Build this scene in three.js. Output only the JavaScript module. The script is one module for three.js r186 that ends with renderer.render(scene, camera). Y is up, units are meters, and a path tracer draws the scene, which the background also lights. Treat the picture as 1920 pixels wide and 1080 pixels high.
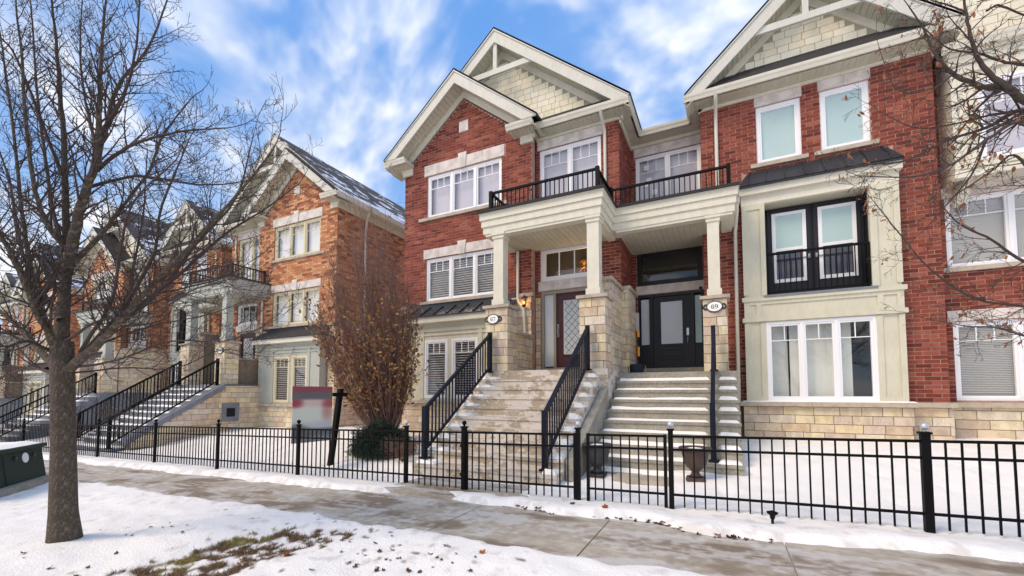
import * as THREE from 'three';
import { mergeGeometries } from 'three/addons/utils/BufferGeometryUtils.js';

// ---------------------------------------------------------------- camera, sky, sun, exposure
const scene = new THREE.Scene();
const renderer = new THREE.WebGLRenderer({ antialias: true });
renderer.toneMapping = THREE.LinearToneMapping;
renderer.toneMappingExposure = 1.64;
renderer.shadowMap.enabled = true;
const YAW = 26.3 * Math.PI / 180, PITCH = 3.057 * Math.PI / 180, EYE = 1.37, FPX = 804, PPX = 960, PPY = 694.35;
const camera = new THREE.PerspectiveCamera(2 * Math.atan(PPY / FPX) * 180 / Math.PI, 1920 / (2 * PPY), 0.05, 900);
camera.position.set(0, EYE, 0);
camera.rotation.order = 'YXZ';
camera.rotation.set(PITCH, YAW, 0);
camera.setViewOffset(1920, 2 * PPY, 0, 0, 1920, 1080);
camera.updateProjectionMatrix();
camera.updateMatrixWorld(true);

const rng = (seed) => () => { seed = (seed + 0x6d2b79f5) | 0; let t = Math.imul(seed ^ (seed >>> 15), 1 | seed); t = (t + Math.imul(t ^ (t >>> 7), 61 | t)) ^ t; return ((t ^ (t >>> 14)) >>> 0) / 4294967296; };
const lerp = (a, b, t) => a + (b - a) * t, clamp = (x, a = 0, b = 1) => Math.min(b, Math.max(a, x)), sst = (a, b, x) => { const t = clamp((x - a) / (b - a)); return t * t * (3 - 2 * t); };
const hash2 = (x, y, s = 0) => { let h = Math.imul(x | 0, 374761393) ^ Math.imul(y | 0, 668265263) ^ Math.imul(s | 0, 1274126177); h = Math.imul(h ^ (h >>> 13), 1274126177); return ((h ^ (h >>> 16)) >>> 0) / 4294967296; };
function vnoise(x, y, s = 0, per = 0) {
  const ix = Math.floor(x), iy = Math.floor(y), fx = x - ix, fy = y - iy, u = fx * fx * (3 - 2 * fx), v = fy * fy * (3 - 2 * fy);
  const w = (i) => per ? ((i % per) + per) % per : i;
  return lerp(lerp(hash2(w(ix), w(iy), s), hash2(w(ix + 1), w(iy), s), u), lerp(hash2(w(ix), w(iy + 1), s), hash2(w(ix + 1), w(iy + 1), s), u), v);
}
function fbm(x, y, o = 4, s = 0, per = 0) { let a = 0.5, sum = 0, n = 0; for (let i = 0; i < o; i++) { sum += a * vnoise(x, y, s + i * 17, per); n += a; a *= 0.5; x *= 2; y *= 2; per *= 2; } return sum / n; }

{ // sky: pale winter blue with wind-drawn cloud
  const W = 2048, Hh = 1024, data = new Float32Array(W * Hh * 4);
  for (let j = 0; j < Hh; j++) {
    const el = ((j + 0.5) / Hh - 0.5) * Math.PI, y = Math.sin(el), ce = Math.cos(el);
    for (let i = 0; i < W; i++) {
      const az = ((i + 0.5) / W - 0.5) * 2 * Math.PI, x = Math.cos(az) * ce, z = Math.sin(az) * ce, k = (j * W + i) * 4;
      const up = Math.max(y, 0), h = Math.pow(1 - up, 3.2);
      let r = lerp(0.050, 0.44, h), g = lerp(0.200, 0.57, h), b = lerp(0.52, 0.70, h);
      if (y > 0) {
        const q = 1 / (up + 0.16), ca = 0.82, sa = 0.57; let px = (x * ca + z * sa) * q, pz = (-x * sa + z * ca) * q;
        px += 0.35 * (fbm(px * 1.1 + 3, pz * 1.1 + 8, 3, 5) - 0.5); pz += 0.35 * (fbm(px * 1.1 - 7, pz * 1.1 + 1, 3, 9) - 0.5);
        const big = fbm(px * 0.9 + 17.3, pz * 0.9 + 4.1, 4, 21), mid = fbm(px * 3.4 + 2, pz * 4.6 + 7, 5, 43), rip = fbm(px * 11 + 5 + 2 * mid, pz * 17, 4, 77);
        const c = big * 0.47 + mid * 0.31 + rip * 0.22;
        let a = sst(0.33, 0.70, c); a = clamp(a * (0.62 + 0.5 * rip) + 0.10 * mid + 0.6 * sst(0.42, 0.08, up) * sst(0.25, 0.6, mid + 0.3 * (big - 0.5)) + 0.05); a = Math.min(a, 0.93);
        const wht = 0.60 + 0.10 * mid + 0.06 * rip;
        r = lerp(r, wht * 0.985, a); g = lerp(g, wht * 1.0, a); b = lerp(b, wht * 1.03, a);
      }
      data[k] = r; data[k + 1] = g; data[k + 2] = b; data[k + 3] = 1;
    }
  }
  const t = new THREE.DataTexture(data, W, Hh, THREE.RGBAFormat, THREE.FloatType);
  t.mapping = THREE.EquirectangularReflectionMapping; t.magFilter = t.minFilter = THREE.LinearFilter; t.needsUpdate = true;
  scene.background = t; scene.environment = t;
}
const sun = new THREE.DirectionalLight(0xffe6c6, 1.5);
sun.name = 'sun';
sun.position.set(-23, 33, 15); sun.target.position.set(-5, 2, -9);
sun.castShadow = true; sun.shadow.radius = 48; sun.shadow.mapSize.set(2048, 2048);
Object.assign(sun.shadow.camera, { left: -40, right: 40, top: 40, bottom: -40, near: 1, far: 120 });
scene.add(sun, sun.target);

// ---------------------------------------------------------------- textures and materials
function dataTex(w, h, fn, srgb = false) {
  const d = new Uint8Array(w * h * 4);
  for (let j = 0; j < h; j++) for (let i = 0; i < w; i++) { const c = fn(i / w, j / h, i, j), k = (j * w + i) * 4; for (let n = 0; n < 3; n++) d[k + n] = clamp(Array.isArray(c) ? c[n] : c) * 255; d[k + 3] = 255; }
  const t = new THREE.DataTexture(d, w, h); t.wrapS = t.wrapT = THREE.RepeatWrapping; t.magFilter = t.minFilter = THREE.LinearFilter; if (srgb) t.colorSpace = THREE.SRGBColorSpace; t.needsUpdate = true; return t;
}
const rep = (t, m) => { const c = t.clone(); c.repeat.set(1 / m, 1 / m); c.needsUpdate = true; return c; };
const T = {};
T.grain = dataTex(512, 512, (u, v) => 0.25 + 0.75 * (0.5 * fbm(u * 8, v * 8, 4, 1, 8) + 0.5 * fbm(u * 64, v * 64, 3, 5, 64)));
T.mottle = dataTex(512, 512, (u, v) => { const a = fbm(u * 6, v * 6, 5, 31, 6), b = fbm(u * 48, v * 48, 3, 37, 48), k = 0.82 + 0.28 * a + 0.14 * (b - 0.5); return [k, k * 0.995, k * 0.985]; }, true);
T.siding = dataTex(256, 256, (u, v) => { const k = 0.89 + 0.08 * fbm(u * 4, v * 4, 4, 3, 4) + 0.05 * fbm(u * 40, v * 8, 3, 5, 8); return [k, k, k * 0.985]; }, true);
T.bark = dataTex(256, 512, (u, v) => { const w = fbm(u * 6, v * 6, 3, 61, 6), a = Math.abs(fbm(u * 14 + w * 2, v * 5, 4, 63) - 0.5) * 3.2; return clamp(0.25 + 0.6 * a + 0.25 * (fbm(u * 50, v * 50, 2, 65, 50) - 0.5)); });
T.barkCol = dataTex(256, 512, (u, v) => { const w = fbm(u * 6, v * 6, 3, 61, 6), a = clamp(Math.abs(fbm(u * 14 + w * 2, v * 5, 4, 63) - 0.5) * 3.2), m = sst(0.55, 0.75, fbm(u * 4, v * 4, 3, 90, 4)); const k = 0.40 + 0.26 * a; return [k * lerp(1, 0.92, m), k * lerp(0.93, 0.94, m), k * lerp(0.86, 0.66, m)]; }, true);
T.stain = dataTex(1024, 1024, (u, v) => { // limestone steps: pale bloom of salt and damp tan stone
  const a = fbm(u * 7, v * 14, 5, 7, 7), b = fbm(u * 40, v * 40, 3, 9, 40), s = sst(0.36, 0.52, a + 0.25 * (b - 0.5)); return [lerp(0.71, 0.86, s) + 0.1 * (b - 0.5), lerp(0.665, 0.84, s) + 0.1 * (b - 0.5), lerp(0.60, 0.82, s) + 0.1 * (b - 0.5)]; }, true);
T.conc = dataTex(1024, 1024, (u, v) => { const a = fbm(u * 5, v * 5, 5, 107, 5), b = fbm(u * 60, v * 60, 3, 109, 60), k = 0.74 + 0.20 * (a - 0.5) + 0.18 * (b - 0.5); return [k, k * 0.98, k * 0.93]; }, true);
T.walk = dataTex(2048, 1024, (u, v) => { // brushed path: grey concrete, brown wet dirt, streaks of trodden snow
  const b = fbm(u * 90, v * 45, 3, 11, 0), br = fbm(u * 14, v * 200, 2, 15), d = sst(0.52, 0.72, fbm(u * 7 + 2, v * 9, 5, 13)), s = sst(0.46, 0.62, fbm(u * 12 + fbm(u * 9, v * 5, 3, 19) * 3, v * 26, 5, 17) * 0.7 + 0.3 * b);
  let r = 0.77, g = 0.74, bl = 0.69; const k = 0.86 + 0.25 * b + 0.16 * (br - 0.5); r *= k; g *= k; bl *= k;
  r = lerp(r, 0.50, d * 0.7); g = lerp(g, 0.43, d * 0.7); bl = lerp(bl, 0.36, d * 0.7);
  const w = s * 0.7; return [lerp(r, 0.86, w), lerp(g, 0.86, w), lerp(bl, 0.87, w)]; }, true);
T.roofSnow = dataTex(1024, 1024, (u, v) => { // asphalt shingles with snow caught in lines; u along the eave, v up the slope
  const row = Math.floor(v * 40), tab = Math.floor(u * 24 + (row % 2) * 0.5), t = hash2(tab, row, 3), b = fbm(u * 80, v * 80, 2, 23, 80); const k = 0.20 + 0.10 * t + 0.10 * b;
  const s = sst(0.56, 0.66, fbm(u * 9 + 3, v * 26, 4, 27) * 0.8 + 0.2 * b + 0.26 * sst(0.75, 0.3, v) - 0.01); return [lerp(k, 0.93, s), lerp(k * 0.96, 0.94, s), lerp(k * 0.94, 0.97, s)]; }, true);
T.snowB = dataTex(1024, 1024, (u, v) => 0.6 * fbm(u * 10, v * 10, 5, 51, 10) + 0.4 * fbm(u * 90, v * 90, 3, 53, 90));
T.frost = dataTex(256, 256, (u, v) => { const k = 0.9 + 0.1 * fbm(u * 40, v * 40, 2, 71, 40); return k; }, true);

const std = (color, rough = 0.8, o = {}) => new THREE.MeshStandardMaterial({ color, roughness: rough, ...o });
const textured = (color, rough, size, bump, o = {}) => std(color, rough, { map: rep(T.mottle, size), bumpMap: rep(T.grain, size), bumpScale: bump, ...o });
const M = {
  mortarRed: textured('#bb978a', 0.95, 0.6, 0.002), mortarOrange: textured('#a07a62', 0.95, 0.6, 0.002),
  cream: std('#e8e2d2', 0.6, { map: rep(T.siding, 1.2), bumpMap: rep(T.grain, 0.8), bumpScale: 0.0008 }), sage: std('#dbd6c2', 0.65, { map: rep(T.siding, 1.2), bumpMap: rep(T.grain, 0.5), bumpScale: 0.0012 }),
  barge: std('#d6d4cc', 0.6, { map: rep(T.siding, 1.2) }), soffit: std('#cfcab6', 0.7, { map: rep(T.siding, 1.2) }), greyTrim: std('#b9bbb4', 0.65, { map: rep(T.siding, 1.2) }),
  white: std('#f0f0f2', 0.45), beige: std('#d9cfae', 0.5), stoneTrim: textured('#ded5cf', 0.9, 0.9, 0.002), ledge: textured('#bcb0a0', 0.92, 0.7, 0.004),
  black: new THREE.MeshPhysicalMaterial({ color: '#08090b', roughness: 0.6, specularIntensity: 0.35 }), navy: new THREE.MeshPhysicalMaterial({ color: '#171c2b', roughness: 0.5, specularIntensity: 0.4 }), railBrown: std('#2c2222', 0.5), metalRoof: std('#3b3e45', 0.42, { metalness: 0.35 }), asphalt: textured('#37363a', 0.95, 0.5, 0.004),
  roofSnow: std('#ffffff', 0.95, { map: T.roofSnow, bumpMap: T.roofSnow, bumpScale: 0.006 }),
  doorBlack: std('#10111a', 0.5, { bumpMap: rep(T.grain, 0.4), bumpScale: 0.0004 }), doorRed: std('#4a1f20', 0.42, { bumpMap: rep(T.grain, 0.4), bumpScale: 0.0004 }), frameTaupe: std('#9a9186', 0.55),
  glass: new THREE.MeshPhysicalMaterial({ color: 0xffffff, roughness: 0.02, transmission: 1, thickness: 0, ior: 1.5 }),
  frosted: std('#bcd6d4', 0.28, { map: rep(T.frost, 0.3) }), frostGrey: std('#dbe2e6', 0.22, { map: rep(T.frost, 0.3) }),
  blind: std('#c4c1cb', 0.7), blindWhite: std('#e6e5e2', 0.7), curtain: std('#dfe2da', 0.85), dark: std('#16171a', 0.9), room: std('#5a544c', 0.9), paper: std('#f2f2f0', 0.9),
  concrete: textured('#d6d3cb', 0.92, 1.3, 0.003, { map: rep(T.conc, 1.6) }), steps: std('#f4f0ea', 0.9, { map: rep(T.stain, 1.5), bumpMap: rep(T.grain, 0.7), bumpScale: 0.004 }), greyPaint: std('#7d828b', 0.75, { map: rep(T.mottle, 1) }),
  walk: std('#ece8e0', 0.85, { map: (() => { const c = T.walk.clone(); c.repeat.set(1 / 6.6, 1 / 3.3); c.wrapS = c.wrapT = THREE.MirroredRepeatWrapping; return c; })(), bumpMap: rep(T.grain, 0.5), bumpScale: 0.004 }),
  snow: std('#fbf7f0', 0.85, { bumpMap: rep(T.snowB, 1.1), bumpScale: 0.012 }), steel: std('#b9bcc0', 0.3, { metalness: 0.9 }), silver: std('#c9ccd2', 0.45, { metalness: 0.5 }),
  green: new THREE.MeshPhysicalMaterial({ color: '#0e2d27', roughness: 0.55, specularIntensity: 0.5, bumpMap: rep(T.grain, 0.5), bumpScale: 0.0006 }), fence: new THREE.MeshPhysicalMaterial({ color: '#08080a', roughness: 0.6, specularIntensity: 0.35 }), plasticBlue: std('#182a3c', 0.5), orange: std('#f09a1a', 0.5), iron: textured('#3a3a3e', 0.6, 0.3, 0.002), rust: textured('#54433d', 0.8, 0.25, 0.003),
  bark: std('#c9beb4', 0.95, { map: (() => { const c = T.barkCol.clone(); c.repeat.set(3, 2); return c; })(), bumpMap: (() => { const c = T.bark.clone(); c.repeat.set(3, 2); return c; })(), bumpScale: 0.018 }),
  twig: std('#4a3d38', 0.9), stem: std('#7b5f55', 0.9),
};
M.stoneJoint = textured('#8f8070', 0.95, 0.5, 0.003); M.shingleJoint = std('#a9a28c', 0.9); M.pipe = std('#d8d3c4', 0.5); M.lamp = std('#ffb867', 0.5, { emissive: '#ff9a45', emissiveIntensity: 2.5 }); M.bulb = std('#fff0d0', 0.5, { emissive: '#ffdfa8', emissiveIntensity: 10 });
const toneSet = (list, rough, bump, size) => list.map((c) => std(c, rough, { map: T.mottle, bumpMap: T.grain, bumpScale: bump }));
const BRICK = { red: ['#8f4837', '#864030', '#985040', '#803a2b', '#9e5a48', '#763529', '#8e4937', '#692f26'], orange: ['#d0946a', '#c4835a', '#d8a277', '#b8754f', '#dcab82', '#a5694c', '#cc8b63', '#8d5843'] };
const STONE = ['#dccbb0', '#e3d2ad', '#d3bda3', '#e2d6c2', '#d6c4b3', '#e6d8b8', '#cdb9a6', '#dfc8a8'];
const SHING = ['#fbf3de', '#f8efd8', '#fcf5e3', '#f5ecd5'];
const tones = { red: toneSet(BRICK.red, 0.92, 0.004), orange: toneSet(BRICK.orange, 0.92, 0.004), stone: toneSet(STONE, 0.93, 0.008), shingle: SHING.map((c) => std(c, 0.75, { map: T.siding, bumpMap: T.grain, bumpScale: 0.0015 })) };
const fieldMat = new THREE.MeshStandardMaterial({ color: 0xffffff, roughness: 0.92, vertexColors: true, map: rep(T.mottle, 0.35), bumpMap: rep(T.grain, 0.25), bumpScale: 0.004 });

// ---------------------------------------------------------------- geometry helpers; K maps a design (x, y, z) to the world, mirrored when K.s is -1
let K = { s: 1, tx: 0, ty: 0, tz: 0 };
const KX = (x) => K.s * x + K.tx, KV = (x, y, z) => new THREE.Vector3(KX(x), y + K.ty, z + K.tz);
function finish(g) { // unindexed, uv in metres from the face's own plane
  if (g.index) g = g.toNonIndexed();
  for (const n of Object.keys(g.attributes)) if (!['position', 'normal', 'uv'].includes(n)) g.deleteAttribute(n);
  g.computeVertexNormals();
  const p = g.attributes.position, n = g.attributes.normal, uv = new Float32Array(p.count * 2);
  for (let i = 0; i < p.count; i++) {
    const ax = Math.abs(n.getX(i)), ay = Math.abs(n.getY(i)), az = Math.abs(n.getZ(i));
    if (ay >= ax && ay >= az) { uv[2 * i] = p.getX(i); uv[2 * i + 1] = p.getZ(i); } else if (ax >= az) { uv[2 * i] = p.getZ(i); uv[2 * i + 1] = p.getY(i); } else { uv[2 * i] = p.getX(i); uv[2 * i + 1] = p.getY(i); }
  }
  g.setAttribute('uv', new THREE.BufferAttribute(uv, 2)); return g;
}
function hexa(c) { // eight corners: bottom 0-3, top 4-7, both going round the same way
  const f = [[0, 3, 2, 1], [4, 5, 6, 7], [0, 1, 5, 4], [1, 2, 6, 5], [2, 3, 7, 6], [3, 0, 4, 7]], pos = [], m = new THREE.Vector3();
  c.forEach((v) => m.add(v)); m.multiplyScalar(1 / 8);
  for (const q of f) {
    const [a, b, d, e] = q.map((i) => c[i]), nn = b.clone().sub(a).cross(d.clone().sub(a)), out = a.clone().add(d).multiplyScalar(0.5).sub(m).dot(nn) >= 0;
    for (const v of out ? [a, b, d, a, d, e] : [a, d, b, a, e, d]) pos.push(v.x, v.y, v.z);
  }
  const g = new THREE.BufferGeometry(); g.setAttribute('position', new THREE.BufferAttribute(new Float32Array(pos), 3)); return finish(g);
}
const bx = (x0, x1, y0, y1, z0, z1) => hexa([[x0, y0, z0], [x1, y0, z0], [x1, y0, z1], [x0, y0, z1], [x0, y1, z0], [x1, y1, z0], [x1, y1, z1], [x0, y1, z1]].map((v) => KV(...v)));
const slab = (p, th) => hexa([...p.map(([x, y, z]) => KV(x, y - th, z)), ...p.map((v) => KV(...v))]);
function pr(pts, z0, z1, holes = []) { // polygon in x, y drawn out along z
  const sh = new THREE.Shape(pts.map(([x, y]) => new THREE.Vector2(KX(x), y + K.ty)));
  for (const [a, b, c, d] of holes) sh.holes.push(new THREE.Path([[a, c], [b, c], [b, d], [a, d]].map(([x, y]) => new THREE.Vector2(KX(x), y + K.ty))));
  const g = new THREE.ExtrudeGeometry(sh, { depth: Math.abs(z1 - z0), bevelEnabled: false }); g.translate(0, 0, Math.min(z0, z1) + K.tz); return finish(g);
}
function prX(pts, x0, x1) { // polygon in z, y drawn out along x
  const sh = new THREE.Shape(pts.map(([z, y]) => new THREE.Vector2(-(z + K.tz), y + K.ty)));
  const g = new THREE.ExtrudeGeometry(sh, { depth: Math.abs(x1 - x0), bevelEnabled: false }); g.rotateY(Math.PI / 2); g.translate(Math.min(KX(x0), KX(x1)), 0, 0); return finish(g);
}
function tube(pts, r, sides = 8) {
  const c = new THREE.CatmullRomCurve3(pts.map((p) => KV(...p)), false, 'catmullrom', 0.1), g = new THREE.TubeGeometry(c, Math.max(2, pts.length * 4), r, sides, false);
  return keepSmooth(g);
}
function keepSmooth(g) { if (g.index) g = g.toNonIndexed(); for (const n of Object.keys(g.attributes)) if (!['position', 'normal', 'uv'].includes(n)) g.deleteAttribute(n); return g; }
function lathe(prof, x, y, z, seg = 20) { const g = new THREE.LatheGeometry(prof.map(([r, h]) => new THREE.Vector2(r, h)), seg); const v = KV(x, y, z); g.translate(v.x, v.y, v.z); return keepSmooth(g); }
function ball(x, y, z, r, sx = 1, sy = 1, sz = 1) { const g = new THREE.SphereGeometry(r, 16, 12); g.scale(sx, sy, sz); const v = KV(x, y, z); g.translate(v.x, v.y, v.z); return keepSmooth(g); }
function bar(a, b, w, h = w) { // straight square bar between two points, w across and h tall
  const A = KV(...a), B = KV(...b), d = B.clone().sub(A), L = d.length(), g = new THREE.BoxGeometry(w, h, L); g.applyMatrix4(new THREE.Matrix4().lookAt(new THREE.Vector3(), d, Math.abs(d.y) > 0.99 * L ? new THREE.Vector3(0, 0, 1) : new THREE.Vector3(0, 1, 0))); const m = A.add(B).multiplyScalar(0.5); g.translate(m.x, m.y, m.z); return finish(g);
}

// ---------------------------------------------------------------- things and parts
const taken = new Map(), origin = new Map();
const numbered = (n) => { const k = taken.get(n) ?? 0; taken.set(n, k + 1); return k ? n + '_' + String(k).padStart(3, '0') : n; };
function thing(name, label, category, at, group) {
  const o = new THREE.Group(); o.name = numbered(name); o.position.copy(at); scene.add(o); origin.set(o, at.clone()); o.userData = { label, category }; if (group) o.userData.group = group; return o;
}
function part(name, mat, parent, ...gs) {
  gs = gs.flat(); const g = gs.length > 1 ? mergeGeometries(gs) : gs[0], o = origin.get(parent); g.translate(-o.x, -o.y, -o.z);
  const m = new THREE.Mesh(g, mat); m.name = name; m.castShadow = m.receiveShadow = true; parent.add(m); origin.set(m, o); return m;
}
function solo(name, label, category, mat, gs, group, kind) {
  gs = [gs].flat(); const g = gs.length > 1 ? mergeGeometries(gs) : gs[0]; g.computeBoundingBox(); const b = g.boundingBox, at = new THREE.Vector3((b.min.x + b.max.x) / 2, b.min.y, (b.min.z + b.max.z) / 2); g.translate(-at.x, -at.y, -at.z);
  const m = new THREE.Mesh(g, mat); m.name = numbered(name); m.position.copy(at); m.castShadow = m.receiveShadow = true; scene.add(m); origin.set(m, at); m.userData = {}; if (label) m.userData.label = label; if (category) m.userData.category = category; if (group) m.userData.group = group; if (kind) m.userData.kind = kind; return m;
}
// pieces: bricks, stones and shingles. The 300 of a kind on one thing that show largest become meshes, the rest one joined part.
const unit = []; { const r = rng(5); for (let i = 0; i < 10; i++) { const g = new THREE.BoxGeometry(1, 1, 1), uv = g.attributes.uv, a = r(), b = r(); for (let k = 0; k < uv.count; k++) uv.setXY(k, uv.getX(k) * 0.55 + a, uv.getY(k) * 0.2 + b); unit.push(g); } }
const bank = new Map();
function piece(house, parent, kind, set, tone, x0, x1, y0, y1, z0, z1) { // world coordinates
  if (!bank.has(house)) bank.set(house, []);
  bank.get(house).push({ parent, kind, set, tone, b: [Math.min(x0, x1), Math.max(x0, x1), y0, y1, Math.min(z0, z1), Math.max(z0, z1)] });
}
const tmpC = new THREE.Color();
function fieldGeometry(list) {
  const pos = [], col = [], r = rng(77);
  for (const q of list) {
    const [a, b, c, d, e, f] = q.b; tmpC.set(({ red: BRICK.red, orange: BRICK.orange, stone: STONE, shingle: SHING })[q.set][q.tone]).multiplyScalar(0.94 + 0.14 * r());
    const F = [[a, c, f, b, c, f, b, d, f, a, d, f], [b, c, e, a, c, e, a, d, e, b, d, e], [b, c, f, b, c, e, b, d, e, b, d, f], [a, c, e, a, c, f, a, d, f, a, d, e], [a, d, f, b, d, f, b, d, e, a, d, e], [a, c, e, b, c, e, b, c, f, a, c, f]];
    for (const s of F) { for (const i of [0, 3, 6, 0, 6, 9]) pos.push(s[i], s[i + 1], s[i + 2]); for (let i = 0; i < 6; i++) col.push(tmpC.r, tmpC.g, tmpC.b); }
  }
  let g = new THREE.BufferGeometry(); g.setAttribute('position', new THREE.BufferAttribute(new Float32Array(pos), 3)); g = finish(g); g.setAttribute('color', new THREE.BufferAttribute(new Float32Array(col), 3)); return g;
}
const shingleFieldMat = new THREE.MeshStandardMaterial({ color: 0xffffff, roughness: 0.75, vertexColors: true, map: rep(T.siding, 1.2), bumpMap: rep(T.grain, 0.5), bumpScale: 0.0015 });
function settlePieces(house, detail) {
  const all = bank.get(house) ?? [], r = rng(99), v = new THREE.Vector3();
  const size = (q) => { const [a, b, c, d, e, f] = q.b; v.set((a + b) / 2, (c + d) / 2, (e + f) / 2); const dist = v.distanceTo(camera.position), w = v.clone().applyMatrix4(camera.matrixWorldInverse); const px = PPX + FPX * w.x / -w.z, py = PPY - FPX * w.y / -w.z; const inside = w.z < 0 && px > -20 && px < 1940 && py > -20 && py < 1100; return Math.max(b - a, f - e) * (d - c) / (dist * dist) * (inside ? 1 : 0.001); };
  for (const kind of new Set(all.map((q) => q.kind))) {
    const list = all.filter((q) => q.kind === kind).map((q) => ({ q, s: size(q) })).sort((p, q) => q.s - p.s).map((p) => p.q), n = detail ? 295 : 0;
    for (const q of list.slice(0, n)) {
      const [a, b, c, d, e, f] = q.b, o = origin.get(q.parent), m = new THREE.Mesh(unit[Math.floor(r() * unit.length)], tones[q.set][q.tone]); m.name = kind; m.scale.set(b - a, d - c, f - e); m.position.set((a + b) / 2 - o.x, (c + d) / 2 - o.y, (e + f) / 2 - o.z); m.castShadow = m.receiveShadow = true; q.parent.add(m);
    }
    const rest = new Map(); for (const q of list.slice(n)) { if (!rest.has(q.parent)) rest.set(q.parent, []); rest.get(q.parent).push(q); }
    for (const [p, l] of rest) { const m = part(kind + '_field', kind === 'shingle' ? shingleFieldMat : fieldMat, p, fieldGeometry(l)); m.userData.kind = 'stuff'; }
  }
}
// a wall in x, y facing +z (or in z, y facing x when o.x is given), laid in courses; spans(v) gives the u range at a height
const rB = rng(4242);
function courses(house, parent, o) {
  const { u0, u1, v0, v1, holes = [], h = 0.0865, L = 0.262, gap = 0.014, set, kind = 'brick', spans, proud = 0.007, bond = 0.5, jitter = 0 } = o;
  const face = o.face, rows = Math.ceil((v1 - v0) / h);
  const put = (a, b, c, d) => {
    if (b - a < 0.025 || d - c < 0.018) return; const t = set === 'shingle' ? Math.floor(rB() * 4) : Math.floor(clamp(Math.pow(rB(), 1.25) + 0.5 * (fbm(a * 0.8, c * 1.1, 2, 501) - 0.5), 0, 0.999) * 8), pz = proud + (rB() - 0.5) * 0.004;
    if (o.side) { const s = o.side * K.s; piece(house, parent, kind, set, t, KX(face) - s * 0.012, KX(face) + s * pz, c + K.ty, d + K.ty, a + K.tz, b + K.tz); }
    else piece(house, parent, kind, set, t, KX(a), KX(b), c + K.ty, d + K.ty, face + K.tz - 0.012, face + K.tz + pz);
  };
  for (let r = 0; r < rows; r++) {
    const c = v0 + r * h, d = Math.min(c + h - gap, v1); let lo = u0, hi = u1; if (spans) { const s = spans(d); lo = Math.max(lo, s[0]); hi = Math.min(hi, s[1]); } if (hi - lo < 0.03) continue;
    let u = lo - ((r * bond) % 1) * L - (spans ? ((lo - u0) % L) : 0);
    while (u < hi) {
      const len = L * (jitter ? 0.62 + jitter * rB() : 1), a = Math.max(u, lo), b = Math.min(u + len - gap, hi); u += len; if (b <= a) continue;
      let cuts = [[a, b]];
      for (const [p, q, s, t] of holes) {
        if (t <= c || s >= d) continue; const next = [];
        for (const [m, n] of cuts) { if (n <= p || m >= q) { next.push([m, n]); continue; } if (m < p) next.push([m, p - 0.004]); if (n > q) next.push([q + 0.004, n]); const i0 = Math.max(m, p), i1 = Math.min(n, q); if (t < d - 0.02) put(i0, i1, t + 0.005, d); if (s > c + 0.02) put(i0, i1, c, s - 0.005); }
        cuts = next;
      }
      for (const [m, n] of cuts) put(m, n, c, d);
    }
  }
}
// window: frame with sashes and muntins, panes set behind it, something hung inside
function windowUnit(house, x0, x1, y0, y1, z, o = {}) {
  const { lites = 3, cols = 3, head = 0.3, mat = M.white, fw = 0.06, blind = M.blind, blindTo = 0, slats = false, pitch = 0.07, depth = 0.09, glass = M.glass, deep = 0.16 } = o;
  const gs = [bx(x0, x1, y0, y0 + fw, z - depth, z), bx(x0, x1, y1 - fw, y1, z - depth, z), bx(x0, x0 + fw, y0 + fw, y1 - fw, z - depth, z), bx(x1 - fw, x1, y0 + fw, y1 - fw, z - depth, z)], lw = (x1 - x0 - 2 * fw) / lites, panes = [];
  for (let i = 0; i < lites; i++) {
    const a = x0 + fw + i * lw, b = a + lw, m = i ? 0.032 : 0, n = i < lites - 1 ? 0.032 : 0; if (i) gs.push(bx(a - 0.032, a + 0.032, y0 + fw, y1 - fw, z - depth, z + 0.004));
    const sa = a + m, sb = b - n, s = 0.042; gs.push(bx(sa, sa + s, y0 + fw, y1 - fw, z - depth + 0.01, z - 0.018), bx(sb - s, sb, y0 + fw, y1 - fw, z - depth + 0.01, z - 0.018), bx(sa + s, sb - s, y0 + fw, y0 + fw + s, z - depth + 0.01, z - 0.018), bx(sa + s, sb - s, y1 - fw - s, y1 - fw, z - depth + 0.01, z - 0.018));
    const pa = sa + s, pb = sb - s, pc = y0 + fw + s, pd = y1 - fw - s, hy = pd - head; panes.push([pa, pb, pc, pd]);
    if (cols) { gs.push(bx(pa, pb, hy - 0.009, hy + 0.009, z - 0.05, z - 0.026)); for (let k = 1; k < cols; k++) { const x = lerp(pa, pb, k / cols); gs.push(bx(x - 0.009, x + 0.009, hy + 0.009, pd, z - 0.05, z - 0.026)); } }
  }
  const w = part('window', mat, house, gs);
  for (const [a, b, c, d] of panes) part('pane', glass, w, bx(a - 0.01, b + 0.01, c - 0.01, d + 0.01, z - 0.058, z - 0.054));
  if (slats) { const bs = []; for (const [a, b, c, d] of panes) for (let y = c; y < d - 0.03; y += pitch) bs.push(slab([[a - 0.02, y + 0.012, z - 0.15], [b + 0.02, y + 0.012, z - 0.15], [b + 0.02, y + 0.034, z - 0.10], [a - 0.02, y + 0.034, z - 0.10]], 0.006)); part('blind', blind, w, bs).userData.kind = 'stuff'; }
  else if (blind) part('blind', blind, w, panes.map(([a, b, c, d]) => bx(a - 0.03, b + 0.03, Math.max(c - 0.03, c - 0.03 + blindTo), d + 0.03, z - deep - 0.01, z - deep)));
  return w;
}
function stoneRows(house, parent, u0, u1, v0, v1, face, o = {}) { courses(house, parent, { u0, u1, v0, v1, face, h: o.h ?? 0.19, L: o.L ?? 0.62, gap: 0.013, set: 'stone', kind: 'stone_block', jitter: 0.55, proud: 0.016, ...o }); }
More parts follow.
